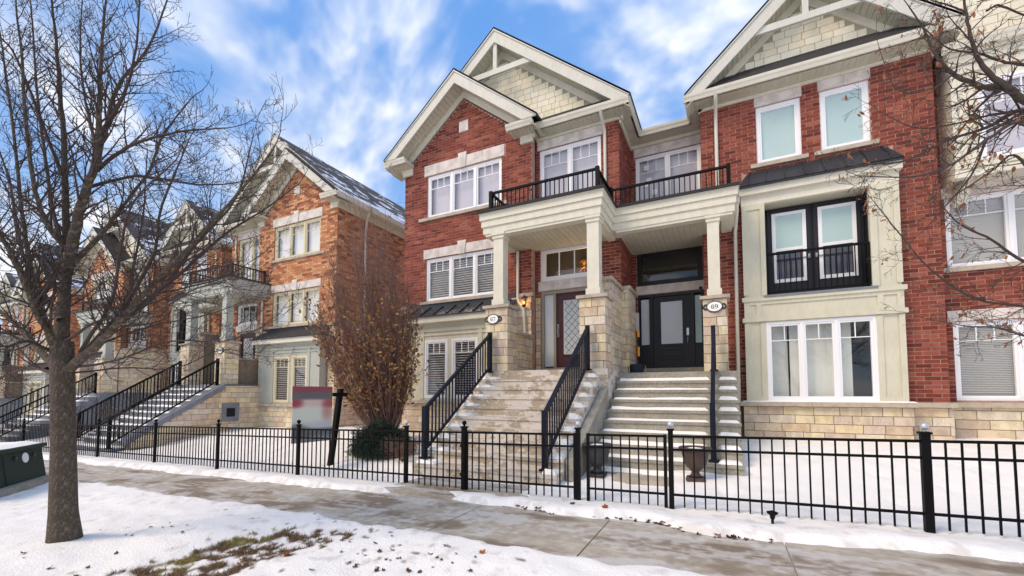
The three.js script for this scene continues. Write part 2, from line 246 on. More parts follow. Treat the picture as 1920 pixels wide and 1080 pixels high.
function gutter(x0, x1, y, z) { return prX([[z - 0.02, y - 0.02], [z - 0.02, y - 0.15], [z + 0.05, y - 0.15], [z + 0.075, y - 0.09], [z + 0.10, y - 0.055], [z + 0.115, y], [z + 0.095, y], [z + 0.09, y - 0.02]], x0, x1); }
function gutterZ(x, z0, z1, y, s) { return pr([[x, y - 0.02], [x, y - 0.15], [x + s * 0.06, y - 0.15], [x + s * 0.10, y - 0.06], [x + s * 0.115, y], [x + s * 0.09, y]].map((p) => p), z0, z1); }
const soffitX = (house, x0, x1, y, z0, z1) => { const gs = []; for (let x = x0; x < x1 - 0.01; x += 0.12) gs.push(bx(x, Math.min(x + 0.112, x1), y, y + 0.02, z0, z1)); gs.push(bx(x0, x1, y + 0.008, y + 0.03, z0 + 0.003, z1 - 0.003)); part('soffit', M.soffit, house, gs); };
// gable end with barge boards, soffit boards under the overhang, collar tie and king post
function gable(house, xc, half, yE, slope, zF, zW, o = {}) {
  const yA = yE + half * slope, n = Math.hypot(1, slope), bw = 0.26;
  for (const s of [-1, 1]) {
    const e = [xc + s * half, yE], a = [xc, yA];
    part('barge_board', M.barge, house, pr([e, a, [a[0], a[1] - bw * n], [e[0] - s * bw * n / slope, e[1]]], zF - 0.04, zF), pr([[e[0] + s * 0.02, e[1] + 0.05], [a[0], a[1] + 0.075], [a[0], a[1]], e], zF - 0.04, zF + 0.03));
    const gs = []; const len = half * n, k = Math.floor(len / 0.14);
    for (let i = 0; i < k; i++) { const t0 = i / k, t1 = (i + 0.93) / k, y = (t) => yE + t * half * slope - 0.19 * n, x = (t) => xc + s * half * (1 - t); gs.push(slab([[x(t0), y(t0), zW], [x(t1), y(t1), zW], [x(t1), y(t1), zF - 0.04], [x(t0), y(t0), zF - 0.04]], 0.02)); }
    part('soffit', M.soffit, house, gs);
    part('rake_trim', M.cream, house, pr([[e[0] - s * 0.25, e[1] - 0.20 * n + 0.25 * slope], [a[0], a[1] - 0.20 * n], [a[0], a[1] - 0.36 * n], [e[0] - s * 0.25, e[1] - 0.36 * n + 0.25 * slope]], zW, zW + 0.05));
    part('roof', o.roofMat ?? M.asphalt, house, slab([[xc + s * (half + 0.04), yE - 0.04 * slope + 0.075, zF + 0.03], [xc, yA + 0.105, zF + 0.03], [xc, yA + 0.105, o.zB], [xc + s * (half + 0.04), yE - 0.04 * slope + 0.075, o.zB]], 0.06));
  }
  if (o.collar) {
    const y = o.collar, hx = (yA - y) / slope - 0.12; part('collar_tie', M.barge, house, bx(xc - hx - 0.06, xc + hx + 0.06, y - 0.08, y + 0.08, zF - 0.11, zF - 0.045)); part('king_post', M.barge, house, bx(xc - 0.06, xc + 0.06, y + 0.08, yA - bw * n + 0.02, zF - 0.11, zF - 0.045));
  }
}
function roofUV(mesh) { const g = mesh.geometry, p = g.attributes.position, uv = g.attributes.uv; for (let i = 0; i < p.count; i++) uv.setXY(i, p.getZ(i) / 6, (p.getY(i) - 6.6) / 5.6); }
function railing(parent, pts, y0, y1, mat, o = {}) { // level railing along points [x, z]
  const post = o.post ?? 0.085, step = o.step ?? 0.115, t = o.t ?? 0.022;
  const r = part('balcony_railing', mat, parent, pts.map(([x, z]) => bx(x - post / 2, x + post / 2, y0 - 0.04, y1 + 0.05, z - post / 2, z + post / 2)));
  for (let i = 0; i + 1 < pts.length; i++) {
    const [ax, az] = pts[i], [cx, cz] = pts[i + 1], L = Math.hypot(cx - ax, cz - az), n = Math.round(L / step);
    part('rail', mat, r, bar([ax, y1, az], [cx, y1, cz], 0.055, 0.05)); part('rail', mat, r, bar([ax, y0 + 0.05, az], [cx, y0 + 0.05, cz], 0.04, 0.035));
    for (let k = 1; k < n; k++) { const x = lerp(ax, cx, k / n), z = lerp(az, cz, k / n); part('baluster', mat, r, bx(x - t / 2, x + t / 2, y0 + 0.067, y1 - 0.025, z - t / 2, z + t / 2)); }
  }
}
function fascia(house, name, x0, x1, z0, z1, yb, pal, sides) { // three stepped bands round a porch roof; sides: which ends show a return
  const gs = []; [[yb, yb + 0.17, 0.0], [yb + 0.172, yb + 0.335, 0.035], [yb + 0.337, yb + 0.5, 0.07]].forEach(([a, b, p]) => gs.push(bx(x0 - (sides[0] ? p : 0), x1 + (sides[1] ? p : 0), a, b, z0, z1 + p)));
  return part(name, pal.trim, house, gs, bx(x0 - 0.1, x1 + (sides[1] ? 0.1 : 0.0), yb + 0.502, yb + 0.505, z0, z1 + 0.1));
}
function ceilingBoards(house, x0, x1, y, z0, z1) { const c = part('porch_ceiling', M.soffit, house, bx(x0, x1, y + 0.016, y + 0.05, z0, z1)); for (let x = x0; x < x1 - 0.02; x += 0.132) part('board', M.soffit, c, bx(x, Math.min(x + 0.126, x1), y, y + 0.0155, z0 + 0.003, z1 - 0.003)); }
function pillar(house, x0, x1, z0, z1, yb, yt, pal, detail) {
  const p = part('porch_pillar', M.stoneJoint, house, bx(x0 + 0.014, x1 - 0.014, yb, yt, z0 + 0.014, z1 - 0.014)); const h = (yt - yb) / Math.round((yt - yb) / 0.19);
  stoneRows(house, p, x0, x1, yb, yt, z1 - 0.014, { h, L: 0.46 });
  for (const s of [-1, 1]) courses(house, p, { u0: z0, u1: z1 - 0.012, v0: yb, v1: yt, face: s < 0 ? x0 + 0.014 : x1 - 0.014, side: s, h, L: 0.46, gap: 0.013, set: 'stone', kind: 'stone_block', jitter: 0.5, proud: 0.016 });
  part('pillar_cap', M.ledge, p, bx(x0 - 0.06, x1 + 0.06, yt, yt + 0.07, z0 - 0.06, z1 + 0.06));
}
function column(house, xc, zc, w, y0, y1, pal) { part('column', pal.trim, house, bx(xc - w / 2, xc + w / 2, y0 + 0.16, y1 - 0.14, zc - w / 2, zc + w / 2), bx(xc - w / 2 - 0.03, xc + w / 2 + 0.03, y0, y0 + 0.158, zc - w / 2 - 0.03, zc + w / 2 + 0.03), bx(xc - w / 2 - 0.025, xc + w / 2 + 0.025, y1 - 0.138, y1 - 0.06, zc - w / 2 - 0.025, zc + w / 2 + 0.025), bx(xc - w / 2 - 0.05, xc + w / 2 + 0.05, y1 - 0.058, y1, zc - w / 2 - 0.05, zc + w / 2 + 0.05)); }
function lintel(house, x0, x1, y0, y1, z, key, n = 3) {
  const l = part('lintel', M.stoneTrim, house, bx(x0 + 0.01, x1 - 0.01, y0 + 0.01, y1 - 0.01, z - 0.12, z + 0.004));
  for (let i = 0; i < n; i++) part('lintel_stone', M.stoneTrim, l, bx(lerp(x0, x1, i / n) + 0.003, lerp(x0, x1, (i + 1) / n) - 0.003, y0, y1, z - 0.02, z + 0.028));
  if (key) { const c = (x0 + x1) / 2; part('keystone', M.stoneTrim, l, pr([[c - 0.10, y0 - 0.02], [c + 0.10, y0 - 0.02], [c + 0.15, y1 + 0.10], [c - 0.15, y1 + 0.10]], z - 0.02, z + 0.055)); }
}
const sill = (house, x0, x1, y, z, h = 0.09) => part('window_sill', M.ledge, house, bx(x0, x1, y - h, y, z - 0.1, z + 0.07));

function snowStrip(x0, x1, z0, z1, y, h, s = 0) { // uneven strip of snow lying on a tread
  const nx = Math.max(8, Math.round((x1 - x0) / 0.05)), nz = 6, P = [], gx = (i, j) => { const u = i / nx, v = j / nz, x = lerp(x0, x1, u), e = 0.04 * (vnoise(x * 5, y * 31, 301 + s) - 0.5), z = lerp(z0 + 0.002, z1 + e - 0.02, v), edge = Math.min(u, 1 - u) * (x1 - x0), k = sst(0, 0.05, edge) * sst(0, 0.16, 1 - v); return [x, y + 0.002 + h * k * (0.45 + 0.8 * fbm(x * 2.1, z * 6 + y * 7, 3, 303 + s)) * (0.6 + 0.4 * v), z]; };
  for (let i = 0; i < nx; i++) for (let j = 0; j < nz; j++) { const a = gx(i, j), b = gx(i + 1, j), c = gx(i + 1, j + 1), d = gx(i, j + 1); for (const v of [a, d, c, a, c, b]) { const w = KV(...v); P.push(w.x, w.y, w.z); } }
  let g = new THREE.BufferGeometry(); g.setAttribute('position', new THREE.BufferAttribute(new Float32Array(P), 3)); return finish(g);
}
// ---------------------------------------------------------------- townhouse of the first kind: brick gable bay beside an entrance porch (number 67 and its mirror images)
const PA = -10.65, PB = -10.95, EAVE = 8.72;
function houseA(label, pal, k, detail, group) {
  K = k; const H = thing('brick_townhouse', label, 'house', KV(-6, 0, -13), group), z = PA;
  const win1 = [-8.23, -5.6, 6.84, 8.18], win2 = [-8.25, -5.6, 4.2, 5.53], apexY = EAVE + 2.6 * 0.8, halfW = 2.23, cx = -6.89;
  // gable bay: stone to the belt, brick above
  const top = (x) => apexY - 0.50 - Math.abs(x - cx) * 0.8;
  const front = part('front_wall', pal.mortar, H, pr([[-9.12, -0.6], [-4.66, -0.6], [-4.66, 8.6], [-4.9, top(-4.9)], [cx, top(cx)], [-8.88, top(-8.88)], [-9.12, 8.6]], z - 0.25, z, [win1, win2, [-8.62, -5.2, 1.2, 3.7]]));
  const gspan = (v) => v < 8.58 ? [-9.12, -4.66] : [cx - (apexY - 0.5 - v) / 0.8, cx + (apexY - 0.5 - v) / 0.8];
  courses(H, front, { u0: -9.12, u1: -4.66, v0: 4.12, v1: 10.5, face: z, set: pal.brick, holes: [win1, win2, [-8.36, -5.47, 8.19, 8.55], [-8.36, -5.47, 5.54, 5.85], [cx - 0.17, cx + 0.17, 9.28, 9.62], [-9.2, -8.78, 8.55, 9.0], [-5.0, -4.6, 8.55, 9.0]], spans: gspan });
  stoneRows(H, front, -9.12, -4.66, 0.02, 4.02, z, { holes: [[-8.8, -5.0, 0, 4.1], ] });
  part('belt_course', M.ledge, H, bx(-9.2, -8.8, 4.02, 4.11, z - 0.1, z + 0.09), bx(-5.0, -4.6, 4.02, 4.11, z - 0.1, z + 0.09));
  part('stone_block', M.stoneTrim, H, bx(cx - 0.16, cx + 0.16, 9.29, 9.61, z - 0.05, z + 0.03));
  windowUnit(H, ...win1, z - 0.03, { mat: pal.frame, blind: pal.upBlind }); lintel(H, -8.34, -5.5, 8.20, 8.53, z, true, 4); sill(H, -8.52, -5.38, 6.84, z);
  windowUnit(H, ...win2, z - 0.03, { mat: pal.frame, slats: pal.slats, blind: pal.slats ? M.blindWhite : pal.upBlind }); lintel(H, -8.34, -5.5, 5.55, 5.83, z, true, 4); sill(H, -8.42, -5.4, 4.2, z);
  // side walls and back
  const sideL = part('side_wall', pal.mortar, H, bx(-9.12, -8.9, -0.6, 8.6, -20, z - 0.25)), sideR = part('side_wall', pal.mortar, H, bx(-2.52, -2.3, 1.2, 8.6, -13.2, PB - 0.25));
  if (pal.sideBrick) { courses(H, sideL, { u0: -20, u1: z, v0: 4.12, v1: 8.56, face: -9.12, side: -1, set: pal.brick }); courses(H, sideL, { u0: -20, u1: z, v0: 0.02, v1: 4.02, face: -9.12, side: -1, h: 0.19, L: 0.62, gap: 0.013, set: 'stone', kind: 'stone_block', jitter: 0.5, proud: 0.016 }); part('belt_course', M.ledge, H, bx(-9.2, -9.11, 4.02, 4.11, -20, z + 0.09)); }
  courses(H, sideR, { u0: -12.5, u1: PB, v0: 4.1, v1: 8.56, face: -2.3, side: 1, set: pal.brick });
  part('back_wall', pal.mortar, H, bx(-9.12, -2.3, -0.6, 8.6, -20.25, -20)); part('room_wall', M.room, H, bx(-8.88, -2.54, 0, 8.58, -13.2, -13.0), bx(-8.88, -2.54, 3.75, 3.95, -13, PB - 0.26), bx(-8.88, -2.54, 6.1, 6.3, -13, PB - 0.26), bx(-8.88, -2.54, 8.45, 8.58, -13, PB - 0.26));
  // entrance wall
  const win3 = [-4.53, -2.78, 5.95, 8.22], doorHole = [-4.5, -2.95, 2.05, 4.18], tran = [-4.52, -2.82, 4.47, 5.4];
  const ent = part('entrance_wall', pal.mortar, H, pr([[-4.66, 1.2], [-2.3, 1.2], [-2.3, 8.6], [-4.66, 8.6]], PB - 0.25, PB, [win3, doorHole, tran]));
  courses(H, ent, { u0: -4.66, u1: -2.3, v0: 1.95, v1: 8.56, face: PB, set: pal.brick, holes: [win3, doorHole, tran, [-4.6, -2.75, 4.18, 4.47], [-4.6, -2.72, 8.22, 8.5], [-4.6, -2.72, 5.4, 5.52], [-2.74, -2.2, 1.9, 4.05]] });
  windowUnit(H, ...win3, PB - 0.03, { lites: 2, mat: pal.frame, blind: pal.upBlind, head: 0.36 }); lintel(H, -4.6, -2.72, 8.23, 8.49, PB, false, 3);
  windowUnit(H, ...tran, PB - 0.03, { lites: 1, cols: 0, mat: M.white, blind: null, fw: 0.09 });
  part('transom_bars', M.white, H, [0.28, 0.58, 0.87].map((t) => bx(lerp(-4.4, -2.94, t) - 0.014, lerp(-4.4, -2.94, t) + 0.014, 4.6, 5.28, PB - 0.075, PB - 0.05)));
  lintel(H, -4.58, -2.78, 4.2, 4.46, PB, false, 4); lintel(H, -4.56, -2.8, 5.4, 5.5, PB, false, 3);
  { // door with one sidelight
    const f = part('door_frame', M.frameTaupe, H, bx(-4.5, -4.43, 2.06, 4.18, PB - 0.14, PB - 0.01), bx(-4.15, -4.08, 2.06, 4.1, PB - 0.14, PB - 0.02), bx(-3.02, -2.95, 2.06, 4.18, PB - 0.14, PB - 0.01), bx(-4.43, -3.02, 4.1, 4.18, PB - 0.14, PB - 0.01), bx(-4.5, -2.95, 1.97, 2.06, PB - 0.2, PB + 0.06));
    part('sidelight', M.frostGrey, f, bx(-4.43, -4.15, 2.1, 4.1, PB - 0.1, PB - 0.085));
    const d = part('door', M.doorRed, H, bx(-4.08, -3.02, 2.07, 4.1, PB - 0.12, PB - 0.075)), rim = [[-3.92, -3.88, 2.38, 3.94], [-3.22, -3.18, 2.38, 3.94], [-3.88, -3.22, 2.38, 2.42], [-3.88, -3.22, 3.9, 3.94]];
    part('door_moulding', M.doorRed, d, rim.map(([a, b, c, e]) => bx(a, b, c, e, PB - 0.075, PB - 0.055)));
    part('leaded_glass', M.frostGrey, d, bx(-3.88, -3.22, 2.42, 3.9, PB - 0.075, PB - 0.068));
    const came = []; for (let i = -4; i < 9; i++) for (const s of [-1, 1]) { const y0 = 2.42 + i * 0.2; const A = [-3.84, s > 0 ? y0 : y0 + 0.62], B = [-3.26, s > 0 ? y0 + 0.62 : y0]; const cl = (p, q) => { let [x, y] = p; if (y < 2.46) { x += (2.46 - y) / (q[1] - y) * (q[0] - x); y = 2.46; } if (y > 3.86) { x += (3.86 - y) / (q[1] - y) * (q[0] - x); y = 3.86; } return [x, y]; }; if (Math.max(A[1], B[1]) < 2.48 || Math.min(A[1], B[1]) > 3.84) continue; const a = cl(A, B), b = cl(B, A); came.push(bar([a[0], a[1], PB - 0.065], [b[0], b[1], PB - 0.065], 0.008)); }
    part('leading', M.iron, d, came); part('door_handle', M.steel, d, bx(-4.055, -4.0, 2.9, 3.25, PB - 0.075, PB - 0.05), tube([[-4.03, 2.93, PB - 0.05], [-4.03, 2.96, PB - 0.01], [-4.03, 3.1, PB - 0.005], [-4.03, 3.16, PB - 0.05]], 0.012), ball(-4.03, 3.21, PB - 0.045, 0.025));
  }
  // stone screen walls by the porch, coped
  const w1 = part('screen_wall', M.stoneJoint, H, bx(-2.74, -2.3, -0.5, 3.97, -10.98, -9.72)), w2 = part('screen_wall', M.stoneJoint, H, bx(-2.66, -2.14, -0.5, 4.02, -11.95, -11.0)), w3 = part('screen_wall', M.stoneJoint, H, bx(-4.98, -4.66, 1.6, 2.86, PA, -9.62));
  stoneRows(H, w1, -2.74, -2.3, 1.85, 3.97, -9.72); stoneRows(H, w2, -2.66, -2.14, 1.85, 4.02, -11.0); for (const [w, f, a, b, y] of [[w1, -2.3, -10.98, -9.72, 3.97], [w2, -2.14, -11.95, -11.0, 4.02], [w3, -4.66, PA, -9.62, 2.86]]) courses(H, w, { u0: a, u1: b, v0: 1.85, v1: y, face: f, side: 1, h: 0.193, L: 0.55, gap: 0.013, set: 'stone', kind: 'stone_block', jitter: 0.5, proud: 0.016 });
  part('coping', M.ledge, w1, bx(-2.8, -2.23, 3.97, 4.05, -10.99, -9.65)); part('coping', M.ledge, w2, bx(-2.72, -2.07, 4.02, 4.1, -12.0, -10.95)); part('coping', M.ledge, w3, bx(-5.04, -4.58, 2.86, 2.93, PA + 0.02, -9.6));
  stoneRows(H, ent, -4.66, -4.52, 1.95, 4.02, PB + 0.006); const pil = part('stone_pier', M.stoneJoint, H, bx(-5.32, -4.66, 1.6, 4.02, PA + 0.002, PA + 0.02)); stoneRows(H, pil, -5.32, -4.66, 1.95, 4.02, PA + 0.02);
  // porch floor, pillars, columns, balcony
  part('porch_floor', pal.stairMat, H, bx(-5.3, -2.2, -0.5, 1.9, PB - 0.25, -9.02));
  pillar(H, -5.22, -4.62, -9.62, -9.1, 1.9, 3.44, pal, detail); pillar(H, -2.84, -2.26, -9.66, -9.12, 1.88, 3.46, pal, detail);
  column(H, -4.93, -9.34, 0.27, 3.52, 5.34, pal); column(H, -2.55, -9.36, 0.27, 3.54, 5.34, pal);
  fascia(H, 'balcony_fascia', -5.36, -2.36, PB, -9.2, 5.36, pal, [1, 1]); ceilingBoards(H, -5.1, -2.62, 5.42 - 0.08, PB + 0.01, -9.45); part('porch_beam', pal.trim, H, bx(-5.3, -2.42, 5.30, 5.358, -9.44, -9.22), bx(-5.3, -5.11, 5.30, 5.358, PA + 0.02, -9.45), bx(-2.61, -2.42, 5.30, 5.358, PB + 0.02, -9.45));
  part('balcony_deck', M.asphalt, H, bx(-5.48, -2.24, 5.866, 5.93, PB, -9.06));
  railing(H, [[-5.18, -10.55], [-5.18, -9.28], [-2.44, -9.28], [-2.44, -10.38]], 5.93, 6.42, pal.rail);
  // lower bay with a metal lean-to roof
  bayLow(H, pal);
  // eaves
  const zg = PB + 0.5; part('gutter', M.cream, H, gutter(-4.5, -1.95, EAVE, zg - 0.06), gutterZ(-2.02, -12.08, zg, EAVE, 1), gutterZ(-9.5, -20, PA + 0.45, EAVE, -1), gutter(-9.58, -8.75, EAVE, PA + 0.42), gutter(-5.22, -4.42, EAVE, PA + 0.42));
  soffitX(H, -4.5, -1.98, 8.57, PB, zg - 0.05); part('soffit', M.soffit, H, bx(-2.3, -1.98, 8.57, 8.59, -12.095, PB)); soffitX(H, -9.5, -8.78, 8.57, PA - 0.3, PA + 0.42); soffitX(H, -5.18, -4.46, 8.57, PB, PA + 0.42); part('soffit', M.soffit, H, bx(-9.5, -9.12, 8.57, 8.59, -20, PA - 0.3));
  part('frieze', M.cream, H, bx(-4.62, -2.26, 8.5, 8.568, PB, PB + 0.05), bx(-2.3, -2.25, 8.43, 8.566, -12.44, PB - 0.002), bx(-9.18, -8.8, 8.36, 8.568, PA, PA + 0.06), bx(-4.98, -4.6, 8.36, 8.568, PA, PA + 0.06), bx(-9.17, -9.12, 8.36, 8.568, -20, PA));
  part('eave_filler', M.soffit, H, bx(-2.28, -1.96, 8.6, 8.7, -12.6, -11.95)); part('eave_block', M.cream, H, bx(-9.5, -8.78, 8.595, 8.70, PA - 0.3, PA + 0.4), bx(-5.18, -4.46, 8.595, 8.70, PB, PA + 0.4));
  gable(H, cx, 2.6, EAVE, 0.8, PA + 0.55, PA, { zB: -14.2, roofMat: M.asphalt });
  // large shingled gable behind
  const gx = -5.73, gy = EAVE + 3.8 * 0.825, sw = part('gable_wall', M.shingleJoint, H, pr([[gx - 3.45, 8.62], [gx + 3.45, 8.62], [gx + 3.45, 8.8], [gx, gy - 0.28], [gx - 3.45, 8.8]], PB - 0.2, PB));
  courses(H, sw, { u0: gx - 3.4, u1: gx + 3.4, v0: 9.17, v1: gy - 0.4, face: PB, set: 'shingle', kind: 'shingle', h: 0.172, L: 0.30, gap: 0.012, jitter: 0.7, proud: 0.016, spans: (v) => { const l = gx - (gy - 0.45 - v) / 0.825, r = gx + (gy - 0.45 - v) / 0.825; return [Math.max(l, cx + Math.max(-9, 0) + (EAVE + 2.6 * 0.8 - v) / 0.8 - 0.1), r]; } });
  part('skirt_roof', M.asphalt, H, slab([[-4.4, EAVE + 0.02, zg], [-2.0, EAVE + 0.02, zg], [-2.0, 9.17, PB], [-4.4, 9.17, PB]], 0.05));
  gable(H, gx, 3.8, EAVE, 0.825, PB + 0.53, PB, { zB: -20.4, collar: 10.66, roofMat: pal.roof });
  for (const r of H.children) if (r.material === M.roofSnow) roofUV(r);
  part('gable_back', pal.mortar, H, pr([[gx - 3.4, 8.6], [gx + 3.4, 8.6], [gx, gy - 0.3]], -20.25, -20));
  // downspouts
  part('downspout', M.pipe, H, tube([[-2.66, 8.58, zg], [-2.66, 8.5, zg - 0.05], [-2.66, 8.3, PB + 0.07], [-2.66, 8.0, PB + 0.06], [-2.66, 5.95, PB + 0.06]], 0.04)); part('downspout', M.pipe, H, tube([[-5.05, 5.3, PA + 0.07], [-5.05, 4.3, PA + 0.07], [-5.05, 3.9, PA + 0.07], [-4.86, 3.66, PA + 0.1], [-4.82, 2.95, PA + 0.1]], 0.04));
  if (pal.sideBrick) part('downspout', M.pipe, H, tube([[-9.42, 8.57, -11.9], [-9.4, 8.45, -11.9], [-9.2, 8.15, -11.95], [-9.19, 7.8, -11.95], [-9.19, 0.6, -11.95]], 0.045));
  settlePieces(H, detail); return H;
}
function bayLow(H, pal) {
  const z = PA + 0.28, x0 = -8.7, x1 = -5.25, wy0 = 1.22, wy1 = 2.95;
  const b = part('bay_front', pal.bay, H, pr([[x0, 1.15], [x1, 1.15], [x1, 3.62], [x0, 3.62]], z - 0.1, z, [[-8.05, -7.22, wy0, wy1], [-7.08, -6.2, wy0, wy1]]), bx(x0, x0 + 0.1, 1.15, 3.62, PA, z - 0.1), bx(x1 - 0.1, x1, 1.15, 3.62, PA, z - 0.1));
  part('bay_trim', pal.bay, H, bx(x0 - 0.02, x0 + 0.16, 1.2, 3.2, z, z + 0.025), bx(-8.2, -8.07, 1.2, 3.2, z, z + 0.025), bx(-6.18, -6.05, 1.2, 3.2, z, z + 0.025), bx(x0 - 0.03, x1 + 0.03, 3.2, 3.3, z, z + 0.035), bx(x0 - 0.03, x1 + 0.03, 3.08, 3.13, z, z + 0.03));
  for (const [a, c] of [[-8.05, -7.22], [-7.08, -6.2]]) windowUnit(H, a, c, wy0, wy1, z + 0.012, { lites: 1, mat: pal.frame, slats: true, blind: pal.slatsLow ?? M.blindWhite, cols: 3, head: 0.3 });
  part('bay_fascia', M.cream, H, bx(x0 - 0.12, x1 + 0.12, 3.45, 3.62, PA, z + 0.22)); const rf = part('bay_roof', pal.bayRoof, H, slab([[x0 - 0.15, 3.64, z + 0.27], [x1 + 0.15, 3.64, z + 0.27], [x1 + 0.15, 4.0, PA], [x0 - 0.15, 4.0, PA]], 0.03), bx(x0 - 0.1, x1 + 0.1, 3.98, 4.12, PA, PA + 0.03));
  if (pal.bayRoof === M.metalRoof) for (let x = x0 + 0.2; x < x1; x += 0.46) part('standing_seam', M.metalRoof, rf, hexa([[x - 0.012, 3.64, z + 0.275], [x + 0.012, 3.64, z + 0.275], [x + 0.012, 4.0, PA + 0.004], [x - 0.012, 4.0, PA + 0.004], [x - 0.012, 3.68, z + 0.275], [x + 0.012, 3.68, z + 0.275], [x + 0.012, 4.04, PA + 0.004], [x - 0.012, 4.04, PA + 0.004]].map((v) => KV(...v))));
  part('bay_ledge', M.ledge, H, bx(x0 - 0.1, x1 + 0.1, 1.07, 1.16, PA, z + 0.1)); const base = part('bay_base', M.stoneJoint, H, bx(x0 + 0.01, x1 - 0.01, -0.6, 1.07, PA, z - 0.012)); stoneRows(H, base, x0, x1, 0.12, 1.07, z - 0.012); courses(H, base, { u0: PA, u1: z, v0: 0.12, v1: 1.07, face: x0, side: -1, h: 0.19, L: 0.5, gap: 0.013, set: 'stone', kind: 'stone_block', jitter: 0.5, proud: 0.016 });
}

// ---------------------------------------------------------------- townhouse of the second kind: recessed entrance beside a panelled bay under a shingled gable (number 69 and its mirror image)
const P0 = -11.6, P1 = -12.5;
function houseB(label, pal, k, detail, group) {
  K = k; const H = thing('gabled_townhouse', label, 'house', KV(1, 0, -13.5), group), wa = [0.84, 1.74, 6.85, 8.26], wb = [2.11, 3.0, 6.85, 8.26], bay = [0.52, 3.31, 1.2, 6.25];
  const front = part('front_wall', pal.mortar, H, pr([[-0.38, -0.6], [4.05, -0.6], [4.05, 8.6], [-0.38, 8.6]], P0 - 0.25, P0, [wa, wb, bay]));
  courses(H, front, { u0: -0.38, u1: 4.05, v0: 1.2, v1: 8.56, face: P0, set: pal.brick, holes: [wa, wb, [0.49, 3.34, 1.1, 6.3], [0.8, 1.78, 8.26, 8.5], [2.07, 3.04, 8.26, 8.5], [0.5, 3.36, 6.2, 6.68]] });
  courses(H, front, { u0: -12.5, u1: P0, v0: 1.9, v1: 8.56, face: -0.38, side: -1, set: pal.brick }); const sideW = part('side_wall', pal.mortar, H, bx(-0.38, -0.14, 1.2, 8.6, -13.2, P0 - 0.25), bx(3.8, 4.05, -0.6, 8.6, -20, P0 - 0.25)); courses(H, sideW, { u0: -12.1, u1: P0, v0: 1.2, v1: 8.56, face: 4.05, side: 1, set: pal.brick });
  part('back_wall', pal.mortar, H, bx(-2.3, 4.05, -0.6, 8.6, -20.25, -20)); part('room_wall', M.room, H, bx(-0.1, 3.78, 0, 8.58, -14.3, -14.1), bx(-0.1, 3.78, 3.3, 3.5, -14.1, P0 - 0.26), bx(-0.1, 3.78, 6.3, 6.5, -14.1, P0 - 0.26), bx(-0.1, 3.78, 8.45, 8.58, -14.1, P0 - 0.26), bx(-2.5, -0.16, 0, 8.58, -15.2, -15), bx(-2.5, -0.16, 5.6, 5.8, -15, P1 - 0.26), bx(-2.5, -0.16, 8.45, 8.58, -15, P1 - 0.26), bx(-2.7, -2.5, 0, 8.58, -15.2, P1 - 0.26), bx(-0.38, -0.16, 0, 8.58, -15.2, -13.2));
  for (const w of [wa, wb]) { windowUnit(H, ...w, P0 - 0.03, { lites: 1, cols: 0, fw: 0.07, mat: M.white, blind: pal.teal, deep: 0.075 }); lintel(H, w[0] - 0.03, w[1] + 0.03, 8.27, 8.495, P0, false, 2); sill(H, w[0] - 0.14, w[1] + 0.12, 6.85, P0); }
  // stone base
  const base = part('stone_base', M.stoneJoint, H, bx(0.4, 3.41, -0.6, 1.08, P0, -11.33), bx(3.41, 4.05, -0.6, 1.08, P0, P0 + 0.04)); stoneRows(H, base, 0.4, 3.41, 0.34, 1.08, -11.33, { h: 0.185, L: 0.5 }); stoneRows(H, base, 3.41, 4.08, 0.34, 1.08, P0 + 0.04, { h: 0.185, L: 0.5 });
  part('ledge', M.ledge, H, bx(0.32, 1.7, 1.08, 1.175, P0, -11.22), bx(1.705, 2.75, 1.08, 1.175, P0, -11.22), bx(2.755, 3.5, 1.08, 1.175, P0, -11.22), bx(3.505, 4.12, 1.08, 1.175, P0, P0 + 0.15));
  part('snow', M.snow, H, snowStrip(0.36, 3.46, P0 + 0.19, -11.225, 1.175, 0.03, 70)).userData.kind = 'stuff';
  // bay
  const z = -11.4, zi = -11.82;
  part('bay_front', pal.bay, H, pr([[0.49, 1.18], [3.34, 1.18], [3.34, 6.2], [0.49, 6.2]], z - 0.1, z, [[0.9, 2.9, 1.2, 3.0], [0.94, 2.86, 3.62, 5.78]]), bx(0.49, 0.6, 1.18, 6.2, P0, z - 0.1), bx(3.23, 3.34, 1.18, 6.2, P0, z - 0.1));
  part('bay_trim', pal.bay, H, ...[[0.47, 0.56, 3.66, 5.8], [0.84, 0.94, 3.62, 5.8], [2.86, 2.98, 3.62, 5.8], [3.26, 3.36, 3.66, 5.8], [0.56, 0.84, 5.68, 5.8], [2.98, 3.26, 5.68, 5.8], [0.47, 0.56, 1.2, 3.0], [0.79, 0.9, 1.2, 3.0], [2.9, 3.0, 1.2, 3.0], [3.26, 3.36, 1.2, 3.0], [0.56, 0.79, 1.2, 1.3], [3.0, 3.26, 1.2, 1.3], [0.47, 3.36, 3.12, 3.2], [0.47, 0.58, 3.2, 3.5], [3.25, 3.36, 3.2, 3.5], [0.72, 0.82, 3.2, 3.42], [2.93, 3.03, 3.2, 3.42], [0.58, 3.25, 3.42, 3.5]].map(([a, b, c, d]) => bx(a, b, c, d, z, z + 0.028)), bx(0.43, 3.41, 3.5, 3.6, z - 0.1, z + 0.06), bx(0.43, 3.41, 3.02, 3.12, z - 0.1, z + 0.06));
  part('bay_entablature', M.cream, H, bx(0.46, 3.37, 5.80, 6.02, z, z + 0.03), bx(0.43, 3.41, 6.02, 6.21, P0, z + 0.13));
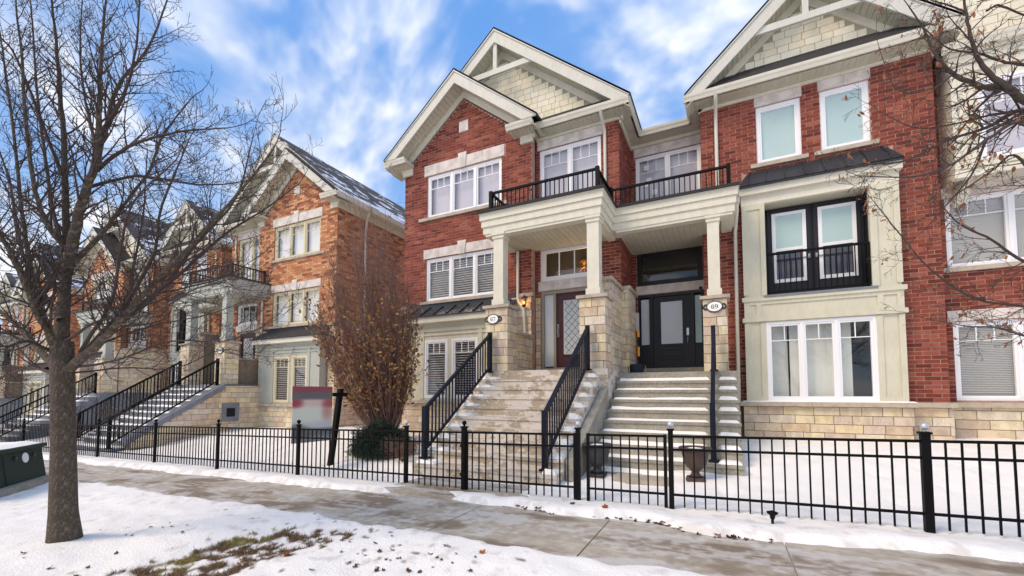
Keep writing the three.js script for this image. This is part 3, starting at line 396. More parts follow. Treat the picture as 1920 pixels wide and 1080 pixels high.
  const rf = part('bay_roof', M.metalRoof, H, slab([[0.42, 6.215, z + 0.21], [3.42, 6.215, z + 0.21], [3.34, 6.42, z + 0.03], [0.5, 6.42, z + 0.03]], 0.02), slab([[0.5, 6.42, z + 0.03], [3.34, 6.42, z + 0.03], [3.24, 6.68, P0], [0.64, 6.68, P0]], 0.02), bx(0.42, 3.42, 6.18, 6.214, z + 0.12, z + 0.21));
  for (let i = 0; i < 8; i++) { const x = lerp(0.62, 3.22, i / 7); part('standing_seam', M.metalRoof, rf, bar([x, 6.235, z + 0.2], [x, 6.44, z + 0.03], 0.02, 0.03), bar([x, 6.44, z + 0.03], [lerp(x, 1.93, 0.05), 6.69, P0 + 0.02], 0.02, 0.03)); }
  // french doors in the recess
  part('recess', M.doorBlack, H, bx(0.9, 2.9, 3.6, 5.8, zi - 0.06, zi), bx(0.9, 0.94, 3.6, 5.8, zi, z - 0.1), bx(2.86, 2.9, 3.6, 5.8, zi, z - 0.1)); part('recess_head', M.soffit, H, bx(0.94, 2.86, 5.78, 5.82, zi, z - 0.1)); part('door_sill', M.greyPaint, H, bx(0.88, 2.94, 3.57, 3.622, zi, z + 0.075));
  for (const [a, b] of [[1.02, 1.87], [1.93, 2.80]]) {
    const d = part('french_door', M.doorBlack, H, bx(a, b, 3.64, 5.76, zi, zi + 0.045)), c0 = a + 0.09, c1 = b - 0.08;
    part('glazing_frame', M.white, d, bx(c0, c1, 5.57, 5.64, zi + 0.045, zi + 0.07), bx(c0, c1, 3.97, 4.05, zi + 0.045, zi + 0.07), bx(c0, c0 + 0.075, 4.05, 5.57, zi + 0.045, zi + 0.07), bx(c1 - 0.075, c1, 4.05, 5.57, zi + 0.045, zi + 0.07), bx(c0 + 0.075, c1 - 0.075, 4.72, 4.79, zi + 0.045, zi + 0.068));
    part('pane', M.frosted, d, bx(c0 + 0.075, c1 - 0.075, 4.79, 5.57, zi + 0.045, zi + 0.055)); part('pane', M.glassDark ??= new THREE.MeshPhysicalMaterial({ color: '#3d3d48', roughness: 0.04, clearcoat: 1, clearcoatRoughness: 0.02 }), d, bx(c0 + 0.075, c1 - 0.075, 4.05, 4.72, zi + 0.045, zi + 0.055));
    part('door_handle', M.steel, d, a < 1.5 ? bx(b - 0.06, b - 0.02, 4.48, 4.58, zi + 0.045, zi + 0.08) : bx(a + 0.02, a + 0.06, 4.48, 4.58, zi + 0.045, zi + 0.08), a < 1.5 ? bx(b - 0.16, b - 0.03, 4.5, 4.52, zi + 0.08, zi + 0.1) : bx(a + 0.03, a + 0.16, 4.5, 4.52, zi + 0.08, zi + 0.1));
  }
  { const zr = z - 0.04, r = part('juliet_railing', M.black, H, bx(0.945, 0.985, 3.68, 4.6, zr - 0.02, zr + 0.02), bx(2.815, 2.855, 3.68, 4.6, zr - 0.02, zr + 0.02)); part('rail', M.black, r, bx(0.985, 2.815, 4.56, 4.61, zr - 0.025, zr + 0.025)); part('rail', M.black, r, bx(0.985, 2.815, 3.68, 3.71, zr - 0.015, zr + 0.015)); for (let k = 1; k < 17; k++) { const x = lerp(0.985, 2.815, k / 17); part('baluster', M.black, r, bx(x - 0.01, x + 0.01, 3.71, 4.56, zr - 0.01, zr + 0.01)); } }
  { const w = windowUnit(H, 0.9, 2.9, 1.2, 3.0, z + 0.01, { lites: 3, cols: 2, head: 0.33, mat: M.white, blind: null }); part('curtain', M.curtain, w, (() => { const g = new THREE.PlaneGeometry(1.15, 1.75, 60, 1), p = g.attributes.position; for (let i = 0; i < p.count; i++) p.setZ(i, 0.025 * Math.sin(p.getX(i) * 46 + 1.2 * Math.sin(p.getX(i) * 9))); const v = KV(1.95 * 1, 2.1, z - 0.3); g.translate(v.x, v.y, v.z); return keepSmooth(g); })()); part('curtain', M.curtain, w, bx(0.92, 1.35, 1.25, 2.95, z - 0.42, z - 0.4)); }
  // recessed entrance
  const dh = [-2.16, -0.42, 2.05, 4.15], tr = [-2.17, -0.44, 4.42, 5.42], wu = [-2.16, -0.42, 5.95, 8.2], ent = part('entrance_wall', pal.mortar, H, pr([[-2.3, 1.2], [-0.38, 1.2], [-0.38, 8.6], [-2.3, 8.6]], P1 - 0.25, P1, [dh, tr, wu]));
  courses(H, ent, { u0: -2.3, u1: -0.38, v0: 1.95, v1: 8.56, face: P1, set: pal.brick, holes: [dh, tr, wu, [-2.2, -0.38, 4.15, 4.42], [-2.22, -0.38, 8.2, 8.5], [-2.22, -0.38, 5.42, 5.5]] });
  windowUnit(H, ...wu, P1 - 0.03, { lites: 2, mat: M.white, blind: M.blind, head: 0.36 }); lintel(H, -2.2, -0.4, 8.21, 8.46, P1, false, 3); lintel(H, -2.2, -0.4, 4.17, 4.41, P1, false, 3);
  if (detail) { const s = rng(8), gs = []; for (let i = 0; i < 9; i++) { const x = -2.02 + 0.5 * s(), y = 6.4 + 1.5 * s(); gs.push(bx(x, x + 0.14, y, y + 0.15, P1 - 0.105, P1 - 0.10)); } part('paper_sheets', M.paper, H, gs); }
  windowUnit(H, ...tr, P1 - 0.02, { lites: 1, cols: 0, mat: M.doorBlack, blind: null, fw: 0.09 }); part('transom_cap', M.stoneTrim, H, bx(-2.2, -0.4, 5.42, 5.49, P1 - 0.05, P1 + 0.03));
  { const f = part('door_frame', M.doorBlack, H, bx(-2.16, -2.1, 2.06, 4.15, P1 - 0.14, P1 - 0.01), bx(-1.84, -1.76, 2.06, 4.08, P1 - 0.14, P1 - 0.01), bx(-0.76, -0.68, 2.06, 4.08, P1 - 0.14, P1 - 0.01), bx(-0.48, -0.42, 2.06, 4.15, P1 - 0.14, P1 - 0.01), bx(-2.1, -0.48, 4.08, 4.15, P1 - 0.14, P1 - 0.01), bx(-2.1, -1.84, 2.06, 2.72, P1 - 0.1, P1 - 0.06), bx(-0.68, -0.48, 2.06, 2.72, P1 - 0.1, P1 - 0.06));
    part('sidelight', M.frostGrey, f, bx(-2.08, -1.86, 2.74, 4.04, P1 - 0.1, P1 - 0.085)); part('sidelight', M.frosted, f, bx(-0.66, -0.5, 2.74, 4.04, P1 - 0.1, P1 - 0.085)); part('door_sill', M.concrete, H, bx(-2.2, -0.4, 1.88, 2.055, P1 - 0.2, P1 + 0.25));
    const d = part('door', M.doorBlack, H, bx(-1.755, -0.765, 2.07, 4.075, P1 - 0.11, P1 - 0.06)); part('door_moulding', M.doorBlack, d, [[-1.6, -1.54, 2.68, 3.98], [-0.98, -0.92, 2.68, 3.98], [-1.54, -0.98, 2.68, 2.74], [-1.54, -0.98, 3.92, 3.98], [-1.56, -1.52, 2.3, 2.6], [-1.0, -0.96, 2.3, 2.6], [-1.52, -1.0, 2.3, 2.34], [-1.52, -1.0, 2.56, 2.6], [-1.46, -1.06, 2.39, 2.51]].map(([a, b, c, e]) => bx(a, b, c, e, P1 - 0.06, P1 - 0.035)));
    part('frosted_pane', M.frostGrey, d, bx(-1.54, -0.98, 2.74, 3.92, P1 - 0.06, P1 - 0.05)); part('door_handle', M.steel, d, bx(-0.88, -0.82, 2.95, 3.15, P1 - 0.06, P1 - 0.03), tube([[-0.85, 2.94, P1 - 0.05], [-0.85, 2.9, P1 - 0.01], [-0.85, 2.75, P1 - 0.005], [-0.85, 2.68, P1 - 0.05]], 0.013)); part('doorbell_camera', M.black, H, lathe([[0, -0.03], [0.035, -0.03], [0.035, 0.02], [0, 0.035]], -0.5, 4.2, P1 + 0.05, 12)); }
  // porch
  part('porch_floor', M.concrete, H, bx(-2.29, 0.25, -0.5, 1.84, P1 + 0.25, -10.05)); pillar(H, -0.38, 0.1, -10.75, -10.3, 1.84, 3.44, pal, detail); column(H, -0.14, -10.5, 0.24, 3.51, 5.33, pal);
  fascia(H, 'balcony_fascia', -2.355, 0.3, P1 + 0.02, -10.38, 5.36, pal, [0, 1]); ceilingBoards(H, -2.22, 0.02, 5.34, P1 + 0.03, -10.62); part('porch_beam', pal.trim, H, bx(-2.3, 0.26, 5.30, 5.358, -10.61, -10.4), bx(0.03, 0.26, 5.30, 5.358, P0 + 0.03, -10.62)); part('balcony_deck', M.asphalt, H, bx(-2.23, 0.4, 5.866, 5.93, P1, -10.24));
  railing(H, [[-2.4, -10.42], [0.2, -10.42], [0.2, -11.5]], 5.93, 6.4, pal.rail);
  // eaves and gable
  const zg = P0 + 0.5, gx = 1.83, half = 2.5, sl = 0.9, gy = EAVE + half * sl;
  part('gutter', M.cream, H, gutter(-0.73, 4.39, EAVE, zg - 0.06), gutterZ(-0.61, -12.1, zg, EAVE, -1), gutter(-2.02, -0.6, EAVE, -12.1)); soffitX(H, -0.62, 4.3, 8.57, P0, zg - 0.05); part('soffit', M.soffit, H, bx(-0.62, -0.38, 8.57, 8.59, -12.095, P0)); part('soffit', M.soffit, H, bx(-2.3, -0.38, 8.57, 8.59, P1, -12.1)); part('soffit', M.soffit, H, bx(4.05, 4.3, 8.57, 8.59, -13, P0));
  part('frieze', M.cream, H, bx(-0.42, 4.09, 8.5, 8.568, P0, P0 + 0.05), bx(-2.3, -0.38, 8.47, 8.568, P1, P1 + 0.05), bx(4.05, 4.1, 8.4, 8.568, -13, P0)); part('eave_end', M.cream, H, bx(4.3, 4.36, 8.56, 8.7, -13, zg - 0.06));
  part('skirt_roof', M.asphalt, H, slab([[-0.55, EAVE + 0.02, zg], [4.2, EAVE + 0.02, zg], [3.75, 9.27, P0], [-0.08, 9.27, P0]], 0.05), slab([[-2.1, EAVE + 0.02, -12.1], [-0.6, EAVE + 0.02, -12.1], [-0.6, 9.3, -13.6], [-2.1, 9.3, -13.6]], 0.05));
  const sw = part('gable_wall', M.shingleJoint, H, pr([[gx - 2.15, 8.62], [gx + 2.15, 8.62], [gx + 2.15, 8.75], [gx, gy - 0.3], [gx - 2.15, 8.75]], P0 - 0.2, P0)); courses(H, sw, { u0: gx - 2.1, u1: gx + 2.1, v0: 9.27, v1: gy - 0.4, face: P0, set: 'shingle', kind: 'shingle', h: 0.172, L: 0.30, gap: 0.012, jitter: 0.7, proud: 0.016, spans: (v) => [gx - (gy - 0.48 - v) / sl, gx + (gy - 0.48 - v) / sl] });
  gable(H, gx, half, EAVE, sl, P0 + 0.53, P0, { zB: -20.4, collar: 9.8, roofMat: pal.roofB ?? M.asphalt }); for (const r of H.children) if (r.material === M.roofSnow) roofUV(r);
  part('roof', M.asphalt, H, slab([[-2.3, 8.75, -12.4], [gx, 8.75, -12.4], [gx, 9.6, -20.4], [-2.3, 9.6, -20.4]], 0.06));
  part('downspout', M.pipe, H, tube([[-0.02, 8.58, zg], [-0.02, 8.5, zg - 0.04], [-0.03, 8.25, P0 + 0.07], [-0.03, 8.0, P0 + 0.06], [-0.03, 5.95, P0 + 0.06]], 0.042)); part('downspout', M.pipe, H, tube([[0.36, 5.72, -10.85], [0.36, 5.6, -11.0], [0.34, 5.4, -11.45], [0.33, 5.1, -11.5], [0.31, 0.5, -11.5]], 0.042), bx(0.30, 0.42, 5.7, 5.82, -10.95, -10.82));
  settlePieces(H, detail); return H;
}
// ---------------------------------------------------------------- third neighbour on the right: set back, with a corbelled oriel
function houseC(label, pal) {
  K = { s: 1, tx: 0, ty: 0, tz: 0 }; const H = thing('oriel_townhouse', label, 'house', KV(6, 0, -13.5)), z = -12.1, w1 = [4.3, 6.3, 4.0, 5.5], w2 = [4.33, 6.3, 1.22, 2.86];
  const front = part('front_wall', pal.mortar, H, pr([[4.05, -0.6], [8.4, -0.6], [8.4, 8.9], [4.05, 8.9]], z - 0.25, z, [w1, w2])); courses(H, front, { u0: 4.08, u1: 8.4, v0: 1.2, v1: 8.6, face: z, set: pal.brick, holes: [w1, w2, [4.2, 6.4, 5.5, 5.74], [4.25, 6.4, 2.86, 3.1], [4.28, 8.4, 5.75, 8.6]] });
  for (const w of [w1, w2]) { windowUnit(H, ...w, z - 0.03, { lites: 2, cols: 3, mat: M.white, slats: true, pitch: 0.036, blind: M.blindWhite }); lintel(H, 4.24, 6.38, w[3] + 0.01, w[3] + 0.23, z, false, 2); } sill(H, 4.2, 6.4, 4.0, z);
  const base = part('stone_base', M.stoneJoint, H, bx(4.09, 8.4, -0.6, 1.08, z, z + 0.03)); stoneRows(H, base, 4.09, 8.4, 0.45, 1.08, z + 0.03, { h: 0.19, L: 0.6 }); part('ledge', M.ledge, H, bx(4.13, 8.4, 1.08, 1.18, z, z + 0.13));
  const zo = -11.5, wo = [4.66, 6.6, 5.98, 7.6]; part('oriel', M.cream, H, pr([[4.3, 5.72], [8.4, 5.72], [8.4, 8.2], [4.3, 8.2]], zo - 0.1, zo, [wo]), bx(4.3, 4.4, 5.72, 8.2, z, zo - 0.1), bx(4.4, 8.4, 5.72, 5.76, z, zo - 0.1)); part('oriel_trim', M.cream, H, bx(4.27, 4.36, 5.72, 8.2, zo, zo + 0.03), bx(4.52, 4.6, 5.86, 7.95, zo, zo + 0.03), bx(4.25, 8.4, 5.66, 5.8, zo - 0.1, zo + 0.06), bx(4.36, 8.4, 5.84, 5.92, zo, zo + 0.05), bx(4.25, 8.4, 7.8, 7.95, zo, zo + 0.05), bx(4.22, 8.4, 7.97, 8.12, zo, zo + 0.1), bx(4.19, 8.4, 8.13, 8.3, zo, zo + 0.16));
  windowUnit(H, ...wo, zo + 0.01, { lites: 2, cols: 3, mat: M.white, blind: M.blind, head: 0.4 }); part('corbel', M.cream, H, prX([[z, 5.28], [z + 0.12, 5.28], [z + 0.16, 5.36], [z + 0.25, 5.42], [z + 0.28, 5.52], [z + 0.42, 5.58], [z + 0.46, 5.655], [z, 5.655]], 4.42, 4.6));
  part('skirt_roof', M.asphalt, H, slab([[4.15, 8.33, zo + 0.3], [8.4, 8.33, zo + 0.3], [8.4, 8.62, z], [4.15, 8.62, z]], 0.05)); part('gutter', M.cream, H, gutter(4.1, 8.4, 8.33, zo + 0.2)); part('soffit', M.soffit, H, bx(4.15, 8.4, 8.19, 8.2, zo, zo + 0.2));
  const sw = part('gable_wall', M.shingleJoint, H, pr([[3.2, 8.6], [8.4, 8.6], [8.4, 12.6], [5.6, 12.6], [3.2, 10.2]], z - 0.45, z - 0.1)); courses(H, sw, { u0: 3.2, u1: 8.4, v0: 8.62, v1: 12.4, face: z - 0.1, set: 'shingle', kind: 'shingle', h: 0.172, L: 0.34, gap: 0.012, jitter: 0.7, proud: 0.016, spans: (v) => [v < 10.2 ? 3.2 : 3.2 + (v - 10.2), 8.4] });
  part('room_wall', M.room, H, bx(4.1, 8.4, 0, 8.58, -14.2, -14), bx(4.1, 8.4, 3.3, 3.5, -14, z - 0.26), bx(4.06, 4.1, 0, 8.58, -14.2, z - 0.26), bx(4.1, 8.4, 5.6, 5.66, -14, z - 0.26), bx(8.38, 8.4, 0, 8.58, -14.2, z - 0.26)); part('back_wall', pal.mortar, H, bx(4.05, 8.4, -0.6, 12.5, -20.25, -20), bx(8.2, 8.4, -0.6, 12.5, -20, z - 0.46)); part('roof', M.asphalt, H, slab([[3.2, 12.7, z], [8.5, 12.7, z], [8.5, 12.9, -20.4], [3.2, 12.9, -20.4]], 0.08));
  settlePieces(H, true); return H;
}
const RED = { mortar: M.mortarRed, brick: 'red', frame: M.white, upBlind: M.blind, slats: true, trim: M.cream, bay: M.sage, bayRoof: M.metalRoof, rail: M.black, roof: M.asphalt, stairMat: M.steps, teal: M.frosted, slatsLow: M.blindWhite };
const ORANGE = { mortar: M.mortarOrange, brick: 'orange', frame: M.beige, upBlind: M.blindWhite, slats: false, trim: M.greyTrim, bay: M.greyTrim, bayRoof: M.asphalt, rail: M.railBrown, roof: M.roofSnow, roofB: M.roofSnow, stairMat: M.greyPaint, sideBrick: true, teal: M.blindWhite, slatsLow: M.blindWhite };
const K0 = { s: 1, tx: 0, ty: 0, tz: 0 }, KM = { s: -1, tx: -21.62, ty: -0.2, tz: -0.28 }, KF = { s: 1, tx: -23.6, ty: -0.5, tz: -0.3 }, KG = { s: -1, tx: -45.2, ty: -0.85, tz: -0.3 };
houseA('red brick townhouse numbered 67 with a dark red front door', RED, K0, true);
houseB('red brick townhouse numbered 69 with a black front door and a cream panelled bay', RED, K0, true);
houseC('red brick townhouse set back beyond 69, with a cream oriel on a corbel', RED);
houseA('orange brick townhouse with snowy roof, its gable wall facing 67 across the gap', ORANGE, KM, true);
houseB('orange brick townhouse with a shingled gable, beyond the orange gable house', ORANGE, KM, true);
houseA('orange brick townhouse far down the row, joined beyond the shingled orange house', ORANGE, KF, false);
houseA('orange brick townhouse at the end of the row, beyond a second gap', ORANGE, KG, false);
houseB('orange brick townhouse with shingled gable, last one down the row', ORANGE, KG, false);
//NEXT
K = K0;
// ---------------------------------------------------------------- ground: street slope, rising yards, shovelled path, snow banks
const street = (x) => 0.024 * (clamp(x, -60, 40) - 1.7);
const yardRise = (x, z) => lerp(0.36, 0.46, sst(-6, -14, x)) * sst(-6.0, -10.2, z);
const WALK0 = -5.02, WALK1 = -3.72;
function edgeFar(x) { return -5.0 + 0.16 * (fbm(x * 1.3, 3.1, 3, 201) - 0.5) * 2 + 0.05 * (vnoise(x * 9, 1, 203) - 0.5) + 0.16 * Math.exp(-(((x + 0.0) / 0.9) ** 2)) - 0.55 * Math.exp(-(((x + 4.15) / 0.5) ** 2)); }
function edgeNear(x) { return -3.74 + 0.22 * (fbm(x * 0.9, 8.4, 3, 205) - 0.5) * 2 + 0.07 * (vnoise(x * 8, 5, 207) - 0.5) + 0.16 * sst(-3.2, -1.0, x) + 0.12 * sst(-4.6, -3.9, x) * sst(-2.6, -3.6, x); }
const patchAxis = (z) => -3.95 - 0.16 * (z + 2.6) + 0.12 * Math.sin(z * 3);
function bare(x, z) { // how far the snow is worn away by the kerb-side patch of turf
  const w = 0.62 + 0.2 * (fbm(z * 1.6, 4, 3, 211) - 0.5) * 2, d = Math.abs(x - patchAxis(z)) / w; return (1 - sst(0.45, 1.05, d)) * sst(-3.5, -3.05, z) ;
}
function ground(x, z) {
  let y = street(x) + yardRise(x, z);
  const n = 0.035 * (fbm(x * 0.8, z * 0.8, 3, 213) - 0.5) + 0.034 * (fbm(x * 3.5, z * 3.5, 3, 215) - 0.5);
  if (z < -5.2) { y += n + 0.03 + 0.035 * (fbm(x * 2.3, z * 2.3, 3, 241) - 0.5) - 0.03 * sst(0.66, 0.76, vnoise(x * 3.1, z * 3.1, 243)); const e = sst(-5.9, -5.1, z); y += 0.02 * e; }
  const far = edgeFar(x), near = edgeNear(x);
  const onWalk = sst(far - 0.10, far + 0.07, z) * sst(near + 0.10, near - 0.07, z);
  let snow = 0.042 + n + 0.03 * sst(0.35, 0.05, Math.abs(z - far + 0.22)) * (0.6 + fbm(x * 2.2, 7, 2, 217)) * (z < far ? 1 : 0) + 0.018 * (vnoise(x * 6, z * 6, 219) - 0.5);
  if (z > near) snow += 0.035 * sst(0.6, 0.1, Math.abs(z - near - 0.35)) * fbm(x * 1.7, z, 2, 221) + 0.03 * sst(0.9, 0.2, Math.hypot(x + 5.15, (z + 2.6) * 1.2));
  if (z >= -5.2) y = street(x) + snow;
  else if (z > -5.6) y = lerp(y, street(x) + snow, sst(-5.6, -5.2, z));
  y = lerp(y, street(x) - 0.03, onWalk);
  const b = z > -3.6 ? bare(x, z) : 0; y = lerp(y, street(x) + 0.004 + 0.03 * fbm(x * 14, z * 14, 2, 223), b);
  y += 0.05 * Math.exp(-(((x + 5.9) ** 2 + (z + 1.92) ** 2) / 0.12)); // snow heaped at the trunk
  return y;
}
{
  const xs = [], zs = []; for (let x = -260; x < -17; x += lerp(20, 0.8, sst(-120, -17, x))) xs.push(x); for (let x = -17; x < 5.5; x += 0.045) xs.push(x); for (let x = 5.5; x < 260; x += lerp(0.8, 20, sst(8, 120, x))) xs.push(x);
  for (let z = 260; z > 0.5; z -= lerp(0.5, 20, sst(3, 120, z))) zs.push(z); for (let z = 0.5; z > -6.2; z -= 0.045) zs.push(z); for (let z = -6.2; z > -14; z -= 0.12) zs.push(z); for (let z = -14; z > -260; z -= lerp(1, 20, sst(-20, -120, z))) zs.push(z);
  const nx = xs.length, nz = zs.length, pos = new Float32Array(nx * nz * 3), uv = new Float32Array(nx * nz * 2), col = new Float32Array(nx * nz * 3), idx = new Uint32Array((nx - 1) * (nz - 1) * 6), snowC = new THREE.Color('#fbf7f0'), c = new THREE.Color(), soil = new THREE.Color('#6a5442'), turf = new THREE.Color('#84733f'), dirt = new THREE.Color('#7d6a55');
  for (let j = 0, k = 0; j < nz; j++) for (let i = 0; i < nx; i++, k++) {
    const x = xs[i], z = zs[j]; pos[3 * k] = x; pos[3 * k + 1] = ground(x, z); pos[3 * k + 2] = z; uv[2 * k] = x; uv[2 * k + 1] = z; c.copy(snowC);
    if (z > -3.7 && z < -0.5 && x > -6.5 && x < -1.5) { // worn turf: blotches with ragged outlines
      const b = bare(x, z), f = fbm(x * 11, z * 11, 4, 231), m = sst(0.42, 0.56, b * 0.56 + (f - 0.5) * 1.7); const g = sst(0.66, 0.78, fbm(x * 2.4, z * 2.4, 3, 233) + 0.3 * (patchAxis(z) - x)); tmpC.copy(soil).lerp(turf, g).multiplyScalar(0.7 + 0.6 * vnoise(x * 40, z * 40, 235)); c.lerp(tmpC, m);
    }
    const sp = fbm(x * 9, z * 9, 3, 237), ed = Math.min(Math.abs(z - edgeFar(x)), Math.abs(z - edgeNear(x))); if (z > -5.7 && z < -2.2) c.lerp(dirt, sst(0.66, 0.76, sp + 0.16 * sst(0.16, 0.02, ed)) * 0.25);
    col[3 * k] = c.r; col[3 * k + 1] = c.g; col[3 * k + 2] = c.b;
  }
  for (let j = 0, k = 0; j < nz - 1; j++) for (let i = 0; i < nx - 1; i++, k += 6) { const a = j * nx + i, b = a + 1, d = a + nx, e = d + 1; idx[k] = a; idx[k + 1] = b; idx[k + 2] = d; idx[k + 3] = b; idx[k + 4] = e; idx[k + 5] = d; }
  const g = new THREE.BufferGeometry(); g.setAttribute('position', new THREE.BufferAttribute(pos, 3)); g.setAttribute('uv', new THREE.BufferAttribute(uv, 2)); g.setAttribute('color', new THREE.BufferAttribute(col, 3)); g.setIndex(new THREE.BufferAttribute(idx, 1)); g.computeVertexNormals();
  const m = new THREE.Mesh(g, new THREE.MeshStandardMaterial({ color: 0xffffff, roughness: 0.85, vertexColors: true, bumpMap: rep(T.snowB, 1.1), bumpScale: 0.016 })); m.name = 'snowy_ground'; m.userData.kind = 'structure'; m.receiveShadow = m.castShadow = true; scene.add(m);
}
{ // path of concrete slabs
  const path = new THREE.Group(); path.name = 'pavement'; path.userData.kind = 'structure'; scene.add(path); origin.set(path, new THREE.Vector3());
  const js = [-60, -50, -42, -36, -30, -26, -22.1, -20.45, -18.8, -17.15, -15.5, -13.85, -12.2, -10.55, -8.9, -7.25, -5.6, -4.25, -2.9, -1.2, 0.47, 2.1, 3.8, 5.5, 8, 12, 20];
  for (let i = 0; i + 1 < js.length; i++) { const a = js[i] + 0.008, b = js[i + 1] - 0.008; part('slab', M.walk, path, hexa([[a, street(a) - 0.16, WALK0 - 0.12], [b, street(b) - 0.16, WALK0 - 0.12], [b, street(b) - 0.16, WALK1 + 0.14], [a, street(a) - 0.16, WALK1 + 0.14], [a, street(a), WALK0 - 0.12], [b, street(b), WALK0 - 0.12], [b, street(b), WALK1 + 0.14], [a, street(a), WALK1 + 0.14]].map((v) => new THREE.Vector3(...v)))); }
  part('slab', M.walk, path, bx(-4.75, -2.5, -0.28, -0.085, -6.2, -5.15)); // stub of path to the gate of 67
}
// ---------------------------------------------------------------- entrance stairs
const rS = rng(31);
function stairs(label, o) {
  const { x0, x1, zTop, yTop, n, rise = 0.2, run = 0.3, mat, snow } = o, S = thing('entrance_stairs', label, 'stairs', KV((x0 + x1) / 2, -0.3, zTop + n * run / 2));
  for (let k = 0; k < n; k++) { const y = yTop - rise * (k + 1), z0 = zTop + run * k, sp = o.spread ? o.spread(k) : [0, 0]; const t = part('step', mat, S, bx(x0 - sp[0], x1 + sp[1], -0.6, y, z0 - 0.001 * k, z0 + run), bx(x0 - sp[0] - 0.012, x1 + sp[1] + 0.012, y - 0.055, y + 0.002, z0 + run - 0.04, z0 + run + 0.022)); if (snow) for (const [a, b, h] of snow(k)) part('snow', M.snow, t, snowStrip(a, b, z0, z0 + run + 0.02, y, h, k)).userData.kind = 'stuff'; }
  return S;
}
K = K0;
stairs('pale limestone stairs with salt stains climbing to the dark red door of 67', { x0: -5.15, x1: -2.36, zTop: -9.02, yTop: 1.9, n: 9, mat: M.steps, snow: (k) => [[-5.12, -4.78 + 0.1 * rS(), 0.07], [-2.62, -2.38, 0.1]] });
stairs('grey concrete stairs with snow on every tread climbing to the black door of 69', { x0: -2.18, x1: 0.25, zTop: -10.05, yTop: 1.84, n: 9, mat: M.concrete, snow: (k) => [[-2.16 + 0.03 * rS(), -0.25 - 0.03 * rS(), 0.045 + 0.03 * rS()], [-0.11, 0.235, 0.055 + 0.03 * rS()]] });
solo('stair_divider_wall', 'sloping concrete wall between the two stairs of 67 and 69', 'wall', M.concrete, hexa([[-2.34, -0.5, -9.0], [-2.185, -0.5, -9.0], [-2.185, -0.5, -6.7], [-2.34, -0.5, -6.7], [-2.34, 1.5, -9.0], [-2.185, 1.5, -9.0], [-2.185, 0.28, -6.7], [-2.34, 0.28, -6.7]].map((v) => KV(...v))));
function stairRail(label, mat, x, zA, yA, zB, yB, o = {}) { // from the upper post A to the lower post B
  const S = thing('stair_railing', label, 'railing', KV(x, Math.min(yA, yB), (zA + zB) / 2)), p = 0.085, h = 0.92;
  for (const [z, y] of [[zA, yA], [zB, yB]]) part('post', mat, S, bx(x - p / 2, x + p / 2, y, y + h + 0.05, z - p / 2, z + p / 2), bx(x - 0.08, x + 0.08, y, y + 0.03, z - 0.08, z + 0.08));
  part('handrail', mat, S, bar([x, yA + h, zA], [x, yB + h, zB], 0.06, 0.06)); part('lower_rail', mat, S, bar([x, yA + 0.14, zA], [x, yB + 0.14, zB], 0.045, 0.04));
  const n = Math.round(Math.abs(zA - zB) / 0.115); for (let k = 1; k < n; k++) { const t = k / n, z = lerp(zA, zB, t), y = lerp(yA, yB, t); part('baluster', mat, S, bx(x - 0.012, x + 0.012, y + 0.15, y + h, z - 0.012, z + 0.012)); }
  return S;
}
stairRail('navy railing beside the bay window, down the stairs of 67', M.navy, -5.03, -8.98, 1.86, -6.5, 0.16); stairRail('navy railing between the stairs of 67 and the snowy concrete stairs', M.navy, -2.62, -8.98, 1.86, -6.5, 0.12); stairRail('navy railing down the snowy concrete stairs of 69', M.navy, -0.18, -10.02, 1.84, -7.85, 0.24);
K = KM;
stairs('grey painted stairs with snowy treads of the orange gable house', { x0: -5.15, x1: -2.36, zTop: -9.02, yTop: 1.9, n: 11, mat: M.greyPaint, snow: (k) => [[-5.1, -2.42, 0.06]] });
stairs('grey painted stairs with snowy treads of the shingled orange house', { x0: -2.18, x1: 0.25, zTop: -10.05, yTop: 1.84, n: 11, mat: M.greyPaint, snow: (k) => [[-2.15, 0.2, 0.06]] });
for (const [x, z, n, l] of [[-5.03, -8.98, 0.0, 'black railing nearest the orange gable house\'s bay window, on its grey stairs'], [-2.55, -8.98, 0, 'black railing on the far side of the orange gable house\'s grey stairs'], [0.1, -10.02, 0, 'black railing on the far grey stairs of the shingled orange house']]) stairRail(l, M.black, x, z, 1.86, z + 3.0, -0.1);
{ const s = part; const W = thing('stair_side_wall', 'stone side wall with a sloping grey cap beside the orange house\'s stairs', 'wall', KV(-5.3, -0.4, -8)); const core = part('wall_core', M.stoneJoint, W, prX([[-9.0, -0.5], [-6.3, -0.5], [-6.3, 0.16], [-9.0, 1.84]], -5.42, -5.2), bx(-5.42, -5.2, -0.5, 1.84, PA, -9.0)); courses(W, core, { u0: -10.6, u1: -6.35, v0: -0.1, v1: 1.84, face: -5.42, side: -1, h: 0.19, L: 0.6, gap: 0.013, set: 'stone', kind: 'stone_block', jitter: 0.5, proud: 0.014, spans: (v) => [-10.6, v > 0.16 ? -9.0 + (1.84 - v) / 1.68 * 2.7 : -6.35] }); settlePieces(W, true); part('cap', M.greyPaint, W, hexa([[-5.5, 1.72, -9.0], [-5.18, 1.72, -9.0], [-5.18, 0.0, -6.2], [-5.5, 0.0, -6.2], [-5.5, 1.9, -9.0], [-5.18, 1.9, -9.0], [-5.18, 0.18, -6.2], [-5.5, 0.18, -6.2]].map((v) => KV(...v)))); const f = part('vent', M.greyPaint, W, bx(-5.47, -5.425, 0.55, 1.2, -9.55, -8.95)); part('vent_opening', M.dark, f, bx(-5.475, -5.47, 0.72, 1.03, -9.4, -9.1)); }
